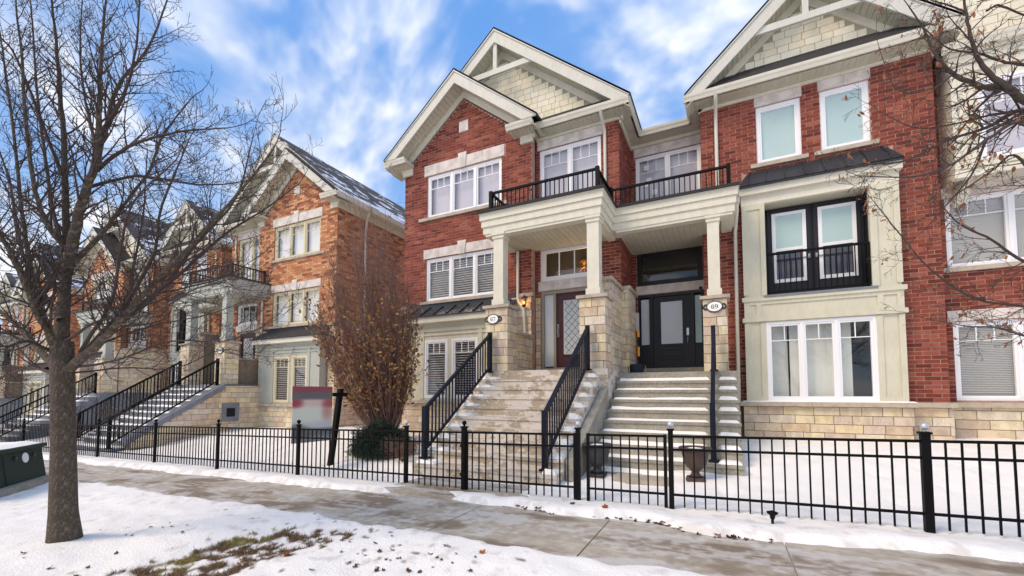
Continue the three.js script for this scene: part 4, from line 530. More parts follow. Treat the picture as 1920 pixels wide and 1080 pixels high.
K = KF; stairs('far grey stairs with snowy treads further down the orange row', { x0: -5.15, x1: -2.36, zTop: -9.02, yTop: 1.9, n: 11, mat: M.greyPaint, snow: () => [[-5.1, -2.42, 0.06]] }); stairRail('black railing on the near side of the far grey stairs down the row', M.black, -2.55, -8.98, 1.86, -5.98, -0.1); stairRail('black railing on the far side of the far grey stairs down the row', M.black, -5.03, -8.98, 1.86, -5.98, -0.1);
K = K0;
// ---------------------------------------------------------------- fence
const FZ = -5.58, FH = 0.93, posts = [-30.6, -28.1, -25.6, -23.1, -20.6, -18.0, -15.4, -12.45, -9.88, -7.3, -4.69, -3.57, -1.77, -0.6, 1.75, 4.15];
posts.forEach((x, i) => {
  const y = street(x), big = i === 11 || i === 14, w = big ? 0.068 : 0.054; const P = thing('fence_post', 'black square fence post with a ball finial', 'post', new THREE.Vector3(x, y, FZ), 'posts of the black metal fence');
  part('shaft', M.fence, P, bx(x - w / 2, x + w / 2, y - 0.15, y + FH + 0.04, FZ - w / 2, FZ + w / 2)); part('cap', M.fence, P, bx(x - w / 2 - 0.012, x + w / 2 + 0.012, y + FH + 0.04, y + FH + 0.062, FZ - w / 2 - 0.012, FZ + w / 2 + 0.012)); part('finial', [10, 12, 13, 14].includes(i) ? M.silver : M.fence, P, lathe([[0, 0], [0.02, 0], [0.014, 0.012], [0.016, 0.018], [0.032, 0.034], [0.037, 0.052], [0.032, 0.072], [0.016, 0.085], [0, 0.089]], x, y + FH + 0.062, FZ, 16));
  P.userData.label = [10, 12, 13, 14].includes(i) ? 'black fence post with a silver ball finial' : big ? 'stout black fence post with black ball finial at the gate of 67' : 'black square fence post with a black ball finial'; if (big && i === 11) delete P.userData.group; else P.userData.group = [10, 12, 13, 14].includes(i) ? 'fence posts with silver finials' : 'posts of the black metal fence';
  if (i === 11) part('hinge', M.fence, P, bx(x - 0.05, x + 0.05, y + 0.68, y + 0.72, FZ - 0.03, FZ + 0.045), bx(x - 0.05, x + 0.05, y + 0.25, y + 0.29, FZ - 0.03, FZ + 0.045));
});
function fencePanel(name, label, a, b, i, group) {
  const F = thing(name, label, name === 'garden_gate' ? 'gate' : 'fence', new THREE.Vector3((a + b) / 2, street((a + b) / 2), FZ), group); const t = 0.016, g0 = name === 'garden_gate';
  for (const [h, r] of [[FH - 0.03, 0.028], [FH - 0.19, 0.026], [0.2, 0.026]]) part('rail', M.fence, F, bar([a, street(a) + h, FZ], [b, street(b) + h, FZ], 0.026, r));
  if (g0) for (const x of [a + 0.015, b - 0.015]) part('stile', M.fence, F, bx(x - 0.018, x + 0.018, street(x) + 0.04, street(x) + FH - 0.01, FZ - 0.02, FZ + 0.02));
  const n = Math.round((b - a) / 0.1165); for (let k = 1; k < n; k++) { const x = lerp(a, b, k / n); part('picket', M.fence, F, bx(x - t / 2, x + t / 2, street(x) + 0.055, street(x) + FH - 0.02, FZ - t / 2, FZ + t / 2)); }
}
const panelNames = ['behind the green utility cabinet, far down the street', 'in front of the far grey stairs down the row', '', '', '', ''];
posts.forEach((x, i) => { if (!i) return; const a = posts[i - 1] + 0.03, b = x - 0.03; if (i === 13) return fencePanel('garden_gate', 'black metal picket gate before the snowy concrete stairs of 69', a + 0.09, b - 0.02, i); if (i === 12) return fencePanel('garden_gate', 'wide black metal picket gate before the limestone stairs of 67', a, b, i);
  fencePanel('metal_fence', i === 14 ? 'black metal fence panel before the cream panelled bay of 69' : i === 15 ? 'black metal fence panel before the oriel townhouse' : i === 10 ? 'black metal fence panel before the leafy brown shrub' : i === 9 ? 'black metal fence panel overlapped by the estate sign' : i === 11 ? 'narrow black metal fence panel beside the gate of 67' : i === 8 ? 'black metal fence panel before the snowy yard and vent of the orange gable house' : i === 7 ? 'black metal fence panel at the foot of the orange gable house\'s grey stairs' : 'black metal fence panel beyond the big tree trunk, down the orange row', a, b, i, i < 7 ? 'fence panels down the orange row' : undefined); });
// ---------------------------------------------------------------- estate sign (its print is blurred in the photograph)
{
  const cv = document.createElement('canvas'); cv.width = 192; cv.height = 256; const x = cv.getContext('2d'); const img = x.createImageData(192, 256);
  const blobs = [[0.5, 0.05, 0.5, 0.035, [150, 72, 80]], [0.5, 0.16, 0.5, 0.05, [108, 102, 100]], [0.10, 0.31, 0.13, 0.05, [156, 58, 70]], [0.86, 0.32, 0.12, 0.05, [164, 70, 78]], [0.5, 0.31, 0.25, 0.05, [222, 190, 180]], [0.45, 0.52, 0.4, 0.16, [222, 224, 206]], [0.84, 0.48, 0.10, 0.1, [190, 130, 122]], [0.7, 0.68, 0.3, 0.05, [196, 198, 204]], [0.15, 0.8, 0.2, 0.09, [88, 90, 92]], [0.55, 0.82, 0.4, 0.05, [112, 112, 114]], [0.5, 0.95, 0.6, 0.05, [136, 136, 136]]];
  for (let j = 0; j < 256; j++) for (let i = 0; i < 192; i++) { let r = 0, g = 0, b = 0, w = 1e-5; for (const [cx, cy, sx, sy, c] of blobs) { const k = Math.exp(-(((i / 192 - cx) / sx) ** 2 + ((j / 256 - cy) / sy) ** 2) * 1.1) + 1e-4; r += c[0] * k; g += c[1] * k; b += c[2] * k; w += k; } const o = (j * 192 + i) * 4; img.data[o] = r / w; img.data[o + 1] = g / w; img.data[o + 2] = b / w; img.data[o + 3] = 255; }
  x.putImageData(img, 0, 0); const tex = new THREE.CanvasTexture(cv); tex.colorSpace = THREE.SRGBColorSpace;
  const X = -7.74, S = thing('estate_sign', 'estate sign with blurred red and white print hanging on a black wooden post', 'sign', new THREE.Vector3(-7.74, -0.2, -6.4));
  part('post', M.black, S, hexa([[X - 0.05, -0.25, -6.76], [X + 0.05, -0.25, -6.76], [X + 0.05, -0.25, -6.66], [X - 0.05, -0.25, -6.66], [X - 0.05, 1.47, -7.0], [X + 0.05, 1.47, -7.0], [X + 0.05, 1.47, -6.9], [X - 0.05, 1.47, -6.9]].map((v) => KV(...v)))); part('arm', M.black, S, bx(X - 0.045, X + 0.045, 1.30, 1.38, -7.12, -5.8));
  for (const hz of [-5.9, -6.4]) part('hook', M.steel, S, bx(X + 0.04, X + 0.13, 1.37, 1.38, hz - 0.006, hz + 0.006));
  const g = new THREE.BoxGeometry(0.86, 1.14, 0.012), uv = g.attributes.uv; g.rotateY(Math.PI / 2 - 0.16); g.translate(X + 0.12, 0.94, -6.14); part('sign_panel', std('#ffffff', 0.6, { map: tex }), S, keepSmooth(g));
}
// ---------------------------------------------------------------- green utility cabinet
{
  const c = new THREE.Vector3(-10.8, street(-10.6) - 0.02, -2.38), S = thing('utility_cabinet', 'dark green utility cabinet on a concrete pad beside the big bare tree', 'cabinet', c); S.rotation.y = 140 * Math.PI / 180; origin.set(S, new THREE.Vector3()); K = { s: 1, tx: 0, ty: 0, tz: 0 };
  part('pad', M.concrete, S, bx(-1.1, -0.03, -0.2, 0.19, -0.75, 0.62), bx(-0.02, 1.0, -0.2, 0.19, -0.75, 0.62)); const b = part('body', M.green, S, hexa([[-1.0, 0.19, -0.6], [0.9, 0.19, -0.6], [0.9, 0.19, 0.5], [-1.0, 0.19, 0.5], [-0.98, 0.72, -0.58], [0.88, 0.72, -0.58], [0.88, 0.72, 0.42], [-0.98, 0.72, 0.42]].map((v) => KV(...v)))); part('lid', M.green, b, bx(-1.03, 0.93, 0.72, 0.78, -0.63, 0.47)); part('snow', M.snow, b, snowStrip(-1.0, 0.9, -0.6, 0.44, 0.78, 0.05, 40)).userData.kind = 'stuff';
  for (const x of [0.12, 0.62]) part('bolt', M.iron, b, (() => { const g = new THREE.CylinderGeometry(0.035, 0.035, 0.03, 14); g.rotateX(Math.PI / 2); g.translate(x, 0.6, 0.445); return keepSmooth(g); })()); part('round_sticker', M.white, b, (() => { const g = new THREE.CylinderGeometry(0.085, 0.085, 0.008, 24); g.rotateX(Math.PI / 2 - 0.13); g.translate(0.38, 0.58, 0.447); return keepSmooth(g); })()); part('panel_seam', M.dark, b, bar([-0.17, 0.2, 0.498], [-0.17, 0.7, 0.420], 0.012, 0.012));
}
K = K0;
// ---------------------------------------------------------------- number plaques, lantern, chandelier, small things on the porches
function plaque(num, x, y, z, label, ink = '#16181c') {
  const S = thing('house_number_plaque', label, 'plaque', new THREE.Vector3(x, y, z)), oval = (rx, ry, d, zz) => { const g = new THREE.CylinderGeometry(1, 1, d, 40); g.rotateX(Math.PI / 2); g.scale(rx, ry, 1); g.translate(x, y, zz); return keepSmooth(g); };
  part('frame', M.iron, S, oval(0.165, 0.125, 0.03, z + 0.015), ...[-1, 1].map((s) => { const g = new THREE.TorusGeometry(0.045, 0.018, 8, 16); g.scale(1, 1.1, 0.7); g.translate(x + s * 0.175, y, z + 0.012); return keepSmooth(g); }));
  const cv = document.createElement('canvas'); cv.width = 256; cv.height = 192; const c = cv.getContext('2d'); c.fillStyle = '#f2f1ee'; c.fillRect(0, 0, 256, 192); c.fillStyle = ink; c.font = 'bold 118px serif'; c.textAlign = 'center'; c.textBaseline = 'middle'; c.fillText(num, 128, 98); const t = new THREE.CanvasTexture(cv); t.colorSpace = THREE.SRGBColorSpace;
  const sh = new THREE.CircleGeometry(1, 40); const uv = sh.attributes.uv; sh.scale(0.142, 0.104, 1); sh.translate(x, y, z + 0.0345); part('number_plate', std('#ffffff', 0.5, { map: t }), S, keepSmooth(sh));
}
plaque('67', -5.0, 3.17, -9.1, 'oval number plaque 67 on the stone pillar by the limestone stairs'); plaque('69', -0.145, 3.26, -10.3, 'oval number plaque 69 on the stone pillar by the black door'); plaque('65', -21.62 + 4.98, 2.95, -9.38, 'oval number plaque 65 on the pale pillar of the orange house');
{ const x = -4.84, y = 3.78, z = PA + 0.13 - 0.0, S = thing('wall_lantern', 'small lit wall lantern with a warm glow beside the red door', 'lantern', new THREE.Vector3(x, y, z)); part('bracket', M.iron, S, bx(x - 0.04, x + 0.04, y + 0.02, y + 0.2, PA + 0.02, PA + 0.04), tube([[x, y + 0.16, PA + 0.03], [x, y + 0.27, PA + 0.07], [x, y + 0.25, z]], 0.012)); part('cap', M.iron, S, lathe([[0, 0.25], [0.03, 0.24], [0.085, 0.17], [0.085, 0.155], [0, 0.155]], x, y, z)); part('base', M.iron, S, lathe([[0, -0.07], [0.03, -0.06], [0.06, -0.02], [0.06, 0.0], [0, 0.0]], x, y, z)); part('glass', M.glass, S, lathe([[0.055, 0.0], [0.07, 0.155]], x, y, z)); part('bulb', M.lamp, S, ball(x, y + 0.06, z, 0.028, 1, 1.4, 1)); const l = new THREE.PointLight(0xffa860, 0.05); l.name = 'lantern_glow'; l.position.set(x, y + 0.06, z); l.castShadow = true; scene.add(l); }
{ const x = -3.55, y = 5.02, z = -11.9, S = thing('chandelier', 'lit brass chandelier seen through the transom over the red door', 'chandelier', new THREE.Vector3(x, y, z)); const brass = std('#9a6a2c', 0.35, { metalness: 0.8 }); part('stem', brass, S, lathe([[0.012, 0.9], [0.012, 0.3], [0.06, 0.25], [0.16, 0.2], [0.17, 0.14], [0.06, 0.08], [0.03, 0], [0, -0.02]], x, y, z, 16)); const rr = rng(3); for (let i = 0; i < 6; i++) { const a = i / 6 * 6.283 + 0.3, bxx = x + 0.2 * Math.cos(a), bz = z + 0.2 * Math.sin(a), by = y - 0.28 - 0.1 * rr(); part('arm', brass, S, tube([[x, y, z], [lerp(x, bxx, 0.6), y - 0.06, lerp(z, bz, 0.6)], [bxx, by + 0.03, bz]], 0.007)); part('bulb', M.bulb, S, ball(bxx, by, bz, 0.04)); } const l = new THREE.PointLight(0xffcf90, 1.2); l.name = 'chandelier_glow'; l.position.set(x, y - 0.3, z); l.castShadow = true; scene.add(l); }
{ const x = -1.98, z = -11.15, S = thing('black_bucket', 'dark blue plastic bucket on the porch of 69', 'bucket', new THREE.Vector3(x, 1.84, z)); part('pail', M.plasticBlue, S, lathe([[0, 0.01], [0.15, 0.01], [0.15, 0], [0.155, 0.0], [0.19, 0.24], [0.2, 0.24], [0.2, 0.26], [0.185, 0.26], [0.15, 0.03], [0, 0.03]], x, 1.84, z, 28)); part('strip', M.orange, S, bx(x + 0.21, x + 0.225, 1.85, 2.06, z - 0.02, z + 0.02)); }
{ const S = thing('snow_brush', 'snow brush with orange handle leaning by the porch wall of 69', 'brush', new THREE.Vector3(-2.02, 1.84, -11.75)); part('shaft', M.black, S, bar([-2.0, 1.86, -11.6], [-2.06, 3.05, -11.9], 0.025)); part('grip', M.orange, S, bar([-2.012, 2.35, -11.68], [-2.022, 2.6, -11.73], 0.05)); part('grip', M.orange, S, bar([-2.04, 2.88, -11.83], [-2.052, 3.06, -11.87], 0.055)); part('bristles', std('#b9b4b4', 0.9), S, bx(-2.12, -2.03, 3.05, 3.55, -11.93, -11.86)); }
function urn(x, z, y, mat, label, s) { const S = thing('urn_planter', label, 'planter', new THREE.Vector3(x, y, z)); part('foot', mat, S, bx(x - 0.14 * s, x + 0.14 * s, y, y + 0.05 * s, z - 0.14 * s, z + 0.14 * s)); part('bowl', mat, S, lathe([[0.0, 0.05], [0.11, 0.05], [0.07, 0.1], [0.06, 0.14], [0.1, 0.18], [0.17, 0.26], [0.2, 0.4], [0.21, 0.48], [0.25, 0.5], [0.26, 0.52], [0.25, 0.54], [0.2, 0.54], [0.18, 0.47], [0, 0.45]].map(([a, b]) => [a * s, b * s]), x, y, z, 28)); part('rim_snow', M.snow, S, ball(x, y + 0.49 * s, z, 0.16 * s, 1, 0.28, 1)); }
urn(-1.95, -7.2, ground(-1.95, -7.2), M.iron, 'black iron urn planter at the foot of the snowy stairs', 1.0); urn(-0.42, -7.15, ground(-0.42, -7.15), M.rust, 'rusty brown urn planter at the foot of the snowy stairs', 0.92);
{ const g = bx(-1.62, -0.78, ground(-1.2, -6.95) - 0.03, ground(-1.2, -6.95) + 0.075, -7.25, -6.85); solo('stepping_stone', 'pale stone step lying in the snow behind the gate of 69', 'stone', M.ledge, g); }
{ const x = 0.42, z = -5.28, y = ground(0.42, -5.28), S = thing('path_light', 'small black spike light in the snow by the path', 'light', new THREE.Vector3(x, y, z)); part('spike', M.black, S, lathe([[0, -0.1], [0.012, -0.08], [0.014, 0.06], [0, 0.06]], x, y, z, 10)); part('head', M.black, S, lathe([[0, 0.05], [0.02, 0.05], [0.028, 0.09], [0.05, 0.105], [0.055, 0.12], [0, 0.14]], x, y, z, 18)); }
// ---------------------------------------------------------------- trees
function taper(pts, rs, sides) { // limb through points with a radius at each
  const n = pts.length, pos = [], nor = [], uv = [], up = new THREE.Vector3(0.3, 0.2, 1).normalize(), rings = []; let len = 0;
  for (let i = 0; i < n; i++) { const t = pts[Math.min(i + 1, n - 1)].clone().sub(pts[Math.max(i - 1, 0)]).normalize(); let a = up.clone().cross(t); if (a.lengthSq() < 1e-4) a = new THREE.Vector3(1, 0, 0).cross(t); a.normalize(); const b = t.clone().cross(a); if (i) len += pts[i].distanceTo(pts[i - 1]); const ring = []; for (let k = 0; k <= sides; k++) { const an = k / sides * 6.28318, d = a.clone().multiplyScalar(Math.cos(an)).addScaledVector(b, Math.sin(an)); ring.push([pts[i].clone().addScaledVector(d, rs[i]), d, k / sides, len]); } rings.push(ring); }
  for (let i = 0; i + 1 < n; i++) for (let k = 0; k < sides; k++) { const q = [rings[i][k], rings[i][k + 1], rings[i + 1][k + 1], rings[i + 1][k]]; for (const j of [0, 1, 2, 0, 2, 3]) { const [p, d, u, l] = q[j]; pos.push(p.x, p.y, p.z); nor.push(d.x, d.y, d.z); uv.push(u * Math.max(0.15, Math.round(rs[0] * 8) ), l * 2.2); } }
  const g = new THREE.BufferGeometry(); g.setAttribute('position', new THREE.BufferAttribute(new Float32Array(pos), 3)); g.setAttribute('normal', new THREE.BufferAttribute(new Float32Array(nor), 3)); g.setAttribute('uv', new THREE.BufferAttribute(new Float32Array(uv), 2)); return g;
}
const FW = new THREE.Vector3(-Math.sin(YAW) * Math.cos(PITCH), Math.sin(PITCH), -Math.cos(YAW) * Math.cos(PITCH));
function pixelAt(px, py, d) { const v = new THREE.Vector3((px - PPX) / FPX * d, -(py - PPY) / FPX * d, -d); return v.applyMatrix4(camera.matrixWorld); }
function smoothPts(pts, rs, m) { const c = new THREE.CatmullRomCurve3(pts), n = (pts.length - 1) * m, P = [], R = []; for (let i = 0; i <= n; i++) { const t = i / n; P.push(c.getPoint(t)); const f = t * (rs.length - 1), k = Math.min(Math.floor(f), rs.length - 2); R.push(lerp(rs[k], rs[k + 1], f - k)); } return [P, R]; }
function sprout(list, start, dir, len, r, level, R, opt) { // wandering twig with side twigs
  const n = level >= 2 ? 4 : 6, pts = [start.clone()], rs = [r], d = dir.clone().normalize(), p = start.clone(); for (let i = 1; i <= n; i++) { d.x += (R() - 0.5) * opt.wob; d.y += (R() - 0.5) * opt.wob + opt.up * (level ? 0.6 : 1); d.z += (R() - 0.5) * opt.wob; d.normalize(); p.addScaledVector(d, len / n); pts.push(p.clone()); rs.push(Math.max(opt.min, r * (1 - 0.8 * i / n))); }
  list.push(taper(pts, rs, r > 0.012 ? 6 : r > 0.005 ? 4 : 3)); if (level >= opt.levels) { if (opt.leaf) opt.leaf(pts[n], d); return; }
  const kids = Math.round(lerp(opt.kids[0], opt.kids[1], R()) * (level === 0 ? 1 : 0.8)); for (let k = 0; k < kids; k++) { const t = 0.2 + 0.8 * (k + R()) / kids, f = t * n, i = Math.min(Math.floor(f), n - 1), s = pts[i].clone().lerp(pts[i + 1], f - i), dd = pts[i + 1].clone().sub(pts[i]).normalize(), side = new THREE.Vector3(R() - 0.5, R() - 0.5, R() - 0.5).cross(dd).normalize(); dd.multiplyScalar(0.75).addScaledVector(side, 0.75 + 0.3 * R()); sprout(list, s, dd, len * lerp(0.32, 0.62, R()) * (1.1 - 0.5 * t), Math.max(opt.min, r * 0.5), level + 1, R, opt); }
}
function bareTree(T0, limbs, d0, R, opt, trunkPts, trunkR, flare) {
  const trunk = part('trunk', M.bark, T0, (() => { const [P, Q] = smoothPts(trunkPts, trunkR, 6); return taper(P, Q, 20); })()), twigs = [];
  limbs.forEach(([path, r0, r1, dz], i) => {
    const pts = path.map(([x, y], k) => pixelAt(x, y, d0 + (dz ?? 0) * Math.pow(k / (path.length - 1), 0.8))), rs = path.map((_, k) => lerp(r0, r1, Math.pow(k / (path.length - 1), 0.75))), [P, Q] = smoothPts(pts, rs, 5); for (let k = 1; k < P.length - 1; k++) { const w = Math.min(0.012, Q[k] * 0.6); P[k].x += (R() - 0.5) * w; P[k].y += (R() - 0.5) * w; P[k].z += (R() - 0.5) * w; }
    part('branch', r0 > 0.025 ? M.bark : M.twig, T0, taper(P, Q, r0 > 0.03 ? 10 : 6)); let L = 0; for (let k = 1; k < P.length; k++) L += P[k].distanceTo(P[k - 1]);
    const n = Math.round(L * opt.density); for (let k = 0; k < n; k++) { const t = 0.16 + 0.84 * (k + R()) / n, f = t * (P.length - 1), j = Math.min(Math.floor(f), P.length - 2), s = P[j].clone().lerp(P[j + 1], f - j), d = P[j + 1].clone().sub(P[j]).normalize(), side = new THREE.Vector3(R() - 0.5, R() - 0.5, R() - 0.5).cross(d).normalize(); d.multiplyScalar(0.8).addScaledVector(side, 0.6 + 0.6 * R()); sprout(twigs, s, d, opt.len * lerp(0.5, 1.25, R()) * (1.15 - 0.55 * t), Math.max(opt.min, Math.min(Q[j] * 0.5, 0.011)), 0, R, opt); }
    const e = P[P.length - 1].clone().sub(P[P.length - 3]).normalize(); sprout(twigs, P[P.length - 1], e, opt.len * 0.9, r1, 0, R, opt);
  });
  const tw = part('twigs', M.twig, T0, twigs); tw.userData.kind = 'stuff'; return T0;
}
const TD = 4.31; // metres from the camera, along its axis, to the trunk
const treeBase = new THREE.Vector3(-5.9, street(-5.9), -1.92);
const bigTree = thing('bare_tree', 'large bare tree with grey trunk on the snowy verge', 'tree', treeBase);
{
  const at = (x, y) => pixelAt(x, y, TD), R = rng(1234);
  const limbs = [
    [[[116, 690], [116, 600], [122, 540], [128, 480], [124, 440], [122, 320], [115, 200], [107, 100], [95, -20]], 0.115, 0.014, 0.35], [[[128, 500], [140, 435], [160, 360], [180, 300], [185, 225], [188, 160], [192, 75], [200, -20]], 0.085, 0.012, -0.3], [[[178, 305], [200, 240], [220, 165], [280, 85], [315, -5]], 0.045, 0.012, 0.4],
    [[[182, 320], [240, 275], [300, 255], [350, 245], [425, 240]], 0.030, 0.009, -0.5], [[[170, 350], [260, 330], [360, 345], [425, 345], [500, 330]], 0.026, 0.007, 0.6], [[[138, 492], [195, 435], [215, 405], [280, 320], [305, 255], [350, 195]], 0.042, 0.011, 0.5],
    [[[132, 690], [183, 645], [218, 610], [260, 560], [330, 490], [400, 415], [470, 335], [512, 280]], 0.075, 0.010, -0.6], [[[215, 612], [300, 545], [370, 455], [440, 375], [475, 255]], 0.045, 0.009, 0.6], [[[240, 590], [330, 520], [420, 440], [500, 390], [560, 345]], 0.036, 0.008, 0.3], [[[150, 672], [240, 560], [250, 500], [268, 410], [275, 300]], 0.034, 0.010, 0.9],
    [[[112, 668], [85, 610], [60, 545], [25, 480], [-20, 405]], 0.062, 0.02, -0.6], [[[108, 640], [70, 565], [48, 450], [32, 300], [12, 150], [0, 60]], 0.05, 0.012, 0.5], [[[104, 690], [60, 640], [20, 600], [-30, 560]], 0.058, 0.02, 0.4], [[[110, 655], [70, 590], [40, 520], [0, 440], [-30, 390]], 0.046, 0.014, -1.0], [[[122, 462], [95, 430], [72, 380], [50, 250], [42, 120], [30, 10]], 0.05, 0.011, -0.5], [[[112, 600], [80, 545], [40, 470], [20, 350], [-10, 260]], 0.042, 0.012, 0.9], [[[120, 470], [100, 400], [85, 300], [70, 180], [62, 60], [55, -20]], 0.036, 0.01, 0.8], [[[118, 330], [90, 260], [60, 180], [20, 90], [-10, 60]], 0.028, 0.01, -0.4], [[[185, 260], [235, 170], [255, 90], [262, -10]], 0.028, 0.009, -0.7], [[[190, 310], [160, 190], [150, 90], [155, -10]], 0.026, 0.009, 0.7],
    [[[135, 690], [220, 675], [320, 640], [420, 640], [490, 615]], 0.022, 0.006, -0.4], [[[130, 700], [230, 690], [330, 690], [420, 655], [470, 665]], 0.018, 0.005, 0.5], [[[128, 680], [200, 640], [290, 610], [390, 590], [470, 560]], 0.024, 0.006, 0.9], [[[100, 700], [60, 690], [20, 700], [-20, 720]], 0.03, 0.012, 0.5], [[[122, 640], [190, 600], [280, 590], [370, 540], [450, 520]], 0.022, 0.006, -0.9], [[[230, 585], [290, 470], [300, 400], [330, 320], [355, 260]], 0.030, 0.008, -0.4], [[[100, 660], [50, 640], [10, 650], [-30, 640]], 0.032, 0.012, -0.8], [[[150, 660], [210, 560], [225, 470], [250, 380], [330, 300]], 0.028, 0.008, -1.0], [[[270, 555], [345, 540], [420, 520], [500, 470]], 0.018, 0.006, 0.6], [[[125, 700], [140, 780], [160, 760], [210, 770]], 0.008, 0.003, -0.3],
  ];
  const base = at(121, 1016);
  limbs.forEach((l) => { l[1] *= 0.64; l[2] *= 0.58; }); bareTree(bigTree, limbs, TD, R, { wob: 0.34, up: 0.10, levels: 2, kids: [3, 5], density: 13, len: 0.56, min: 0.0017 }, [new THREE.Vector3(base.x, base.y - 0.25, base.z), base, at(119, 960), at(119, 850), at(118, 760), at(117, 690), at(116, 640)], [0.16, 0.137, 0.109, 0.096, 0.092, 0.092, 0.09]);
}
{ // tree whose limbs reach in from the right; the trunk stands outside the frame
  const R = rng(777), D = 2.5, S = thing('leafy_branch_tree', 'bare tree with a few curled brown leaves reaching in before the oriel house', 'tree', new THREE.Vector3(2.75, street(2.7), -3.1)), leaves = [];
  const limbs = [[[[2120, 330], [1990, 235], [1920, 187], [1889, 167], [1859, 165], [1818, 155], [1785, 137], [1763, 115], [1744, 83], [1735, 59], [1704, 12]], 0.036, 0.004, 0.1], [[[1889, 167], [1846, 130], [1828, 93], [1818, 59], [1811, 22], [1806, -20]], 0.02, 0.007, 0.1], [[[2000, 150], [1920, 122], [1878, 115], [1837, 100], [1804, 96], [1776, 89], [1730, 50]], 0.014, 0.004, 0.3], [[[2120, 330], [2000, 230], [1920, 206], [1849, 240], [1778, 262], [1700, 300], [1625, 310]], 0.026, 0.004, 0.2], [[[2110, 340], [2000, 260], [1920, 226], [1850, 262], [1790, 305], [1720, 330], [1610, 330]], 0.022, 0.003, -0.2], [[[1920, 206], [1860, 215], [1790, 232], [1720, 240], [1660, 215]], 0.012, 0.003, 0.3], [[[2120, 400], [2000, 380], [1940, 330], [1900, 290], [1860, 320], [1800, 360]], 0.018, 0.004, 0.1], [[[2100, 520], [1990, 505], [1920, 490], [1860, 450], [1800, 420], [1760, 380]], 0.018, 0.004, 0.2], [[[2100, 600], [1990, 590], [1920, 574], [1834, 562], [1745, 505], [1680, 430], [1640, 380]], 0.016, 0.003, 0.3], [[[2100, 640], [1980, 640], [1920, 630], [1875, 616], [1810, 611], [1750, 600]], 0.013, 0.003, 0.2], [[[1810, 22], [1780, 10], [1745, 0]], 0.007, 0.004, 0], [[[1850, 20], [1870, 10], [1920, 28], [1960, 40]], 0.008, 0.005, 0], [[[1850, 262], [1820, 330], [1760, 400], [1735, 430]], 0.010, 0.003, 0.2], [[[1785, 140], [1760, 160], [1710, 175], [1680, 165], [1655, 110]], 0.008, 0.003, 0.1]];
  const leaf = (p, d) => { if (R() < (p.x < 1.75 ? 0.12 : 0.03)) leaves.push([p.clone(), R() * 6.28, R() * 6.28, 0.3 + R() * 0.5]); };
  limbs.forEach((l) => { l[1] *= 0.78; l[2] *= 0.8; }); const tb = new THREE.Vector3(2.75, street(2.75), -3.1), hi = pixelAt(2120, 330, D); bareTree(S, limbs, D, R, { wob: 0.42, up: 0.0, levels: 2, kids: [3, 5], density: 13, len: 0.3, min: 0.0011, leaf }, [tb.clone().add(new THREE.Vector3(0, -0.2, 0)), tb.clone().add(new THREE.Vector3(0, 0.3, 0)), tb.clone().add(new THREE.Vector3(-0.02, 1.1, -0.02)), hi.clone().add(new THREE.Vector3(0.05, -0.5, 0.0)), hi.clone().add(new THREE.Vector3(0.0, 0.05, 0)), hi.clone().add(new THREE.Vector3(0.1, 1.2, 0.1))], [0.16, 0.12, 0.10, 0.085, 0.07, 0.03]);
  part('branch', M.bark, S, (() => { const [P, Q] = smoothPts([tb.clone().add(new THREE.Vector3(0, 0.9, 0)), pixelAt(2150, 640, D + 0.1), pixelAt(2100, 600, D)], [0.06, 0.035, 0.016], 5); return taper(P, Q, 8); })());
  const lg = new THREE.PlaneGeometry(0.028, 0.055, 3, 6), p = lg.attributes.position; for (let i = 0; i < p.count; i++) { const x = p.getX(i), y = p.getY(i), w = Math.sin(Math.PI * (y / 0.055 + 0.5)); p.setX(i, x * (0.15 + 0.85 * w)); p.setZ(i, 0.5 * x * x / 0.014 + 5 * y * y); } lg.computeVertexNormals();
  const im = new THREE.InstancedMesh(lg, new THREE.MeshPhysicalMaterial({ color: '#a5683f', roughness: 0.85, transmission: 0.3, thickness: 0 }), leaves.length), o = origin.get(S), m4 = new THREE.Matrix4(), q = new THREE.Quaternion(); leaves.forEach(([v, a, b, s], i) => { q.setFromEuler(new THREE.Euler(a, b, a * 0.7)); m4.compose(v.clone().sub(o), q, new THREE.Vector3(s, s, s)); im.setMatrixAt(i, m4); }); im.name = 'dry_leaves'; im.userData.kind = 'stuff'; im.castShadow = true; S.add(im);
}
// trees across the street, mirrored in the window panes
[[-9, 13, 0.6, 1.9], [-1, 15, 2.1, 2.1], [7, 14, 3.9, 1.8], [14, 17, 5.0, 2.0]].forEach(([x, z, a, s], i) => { const c = bigTree.clone(); c.name = numbered('bare_tree'); scene.add(c); c.position.set(x, street(x), z); c.rotation.y = a; c.scale.setScalar(s); c.userData = { label: 'bare street tree standing across the road', category: 'tree', group: 'bare trees across the road' }; });
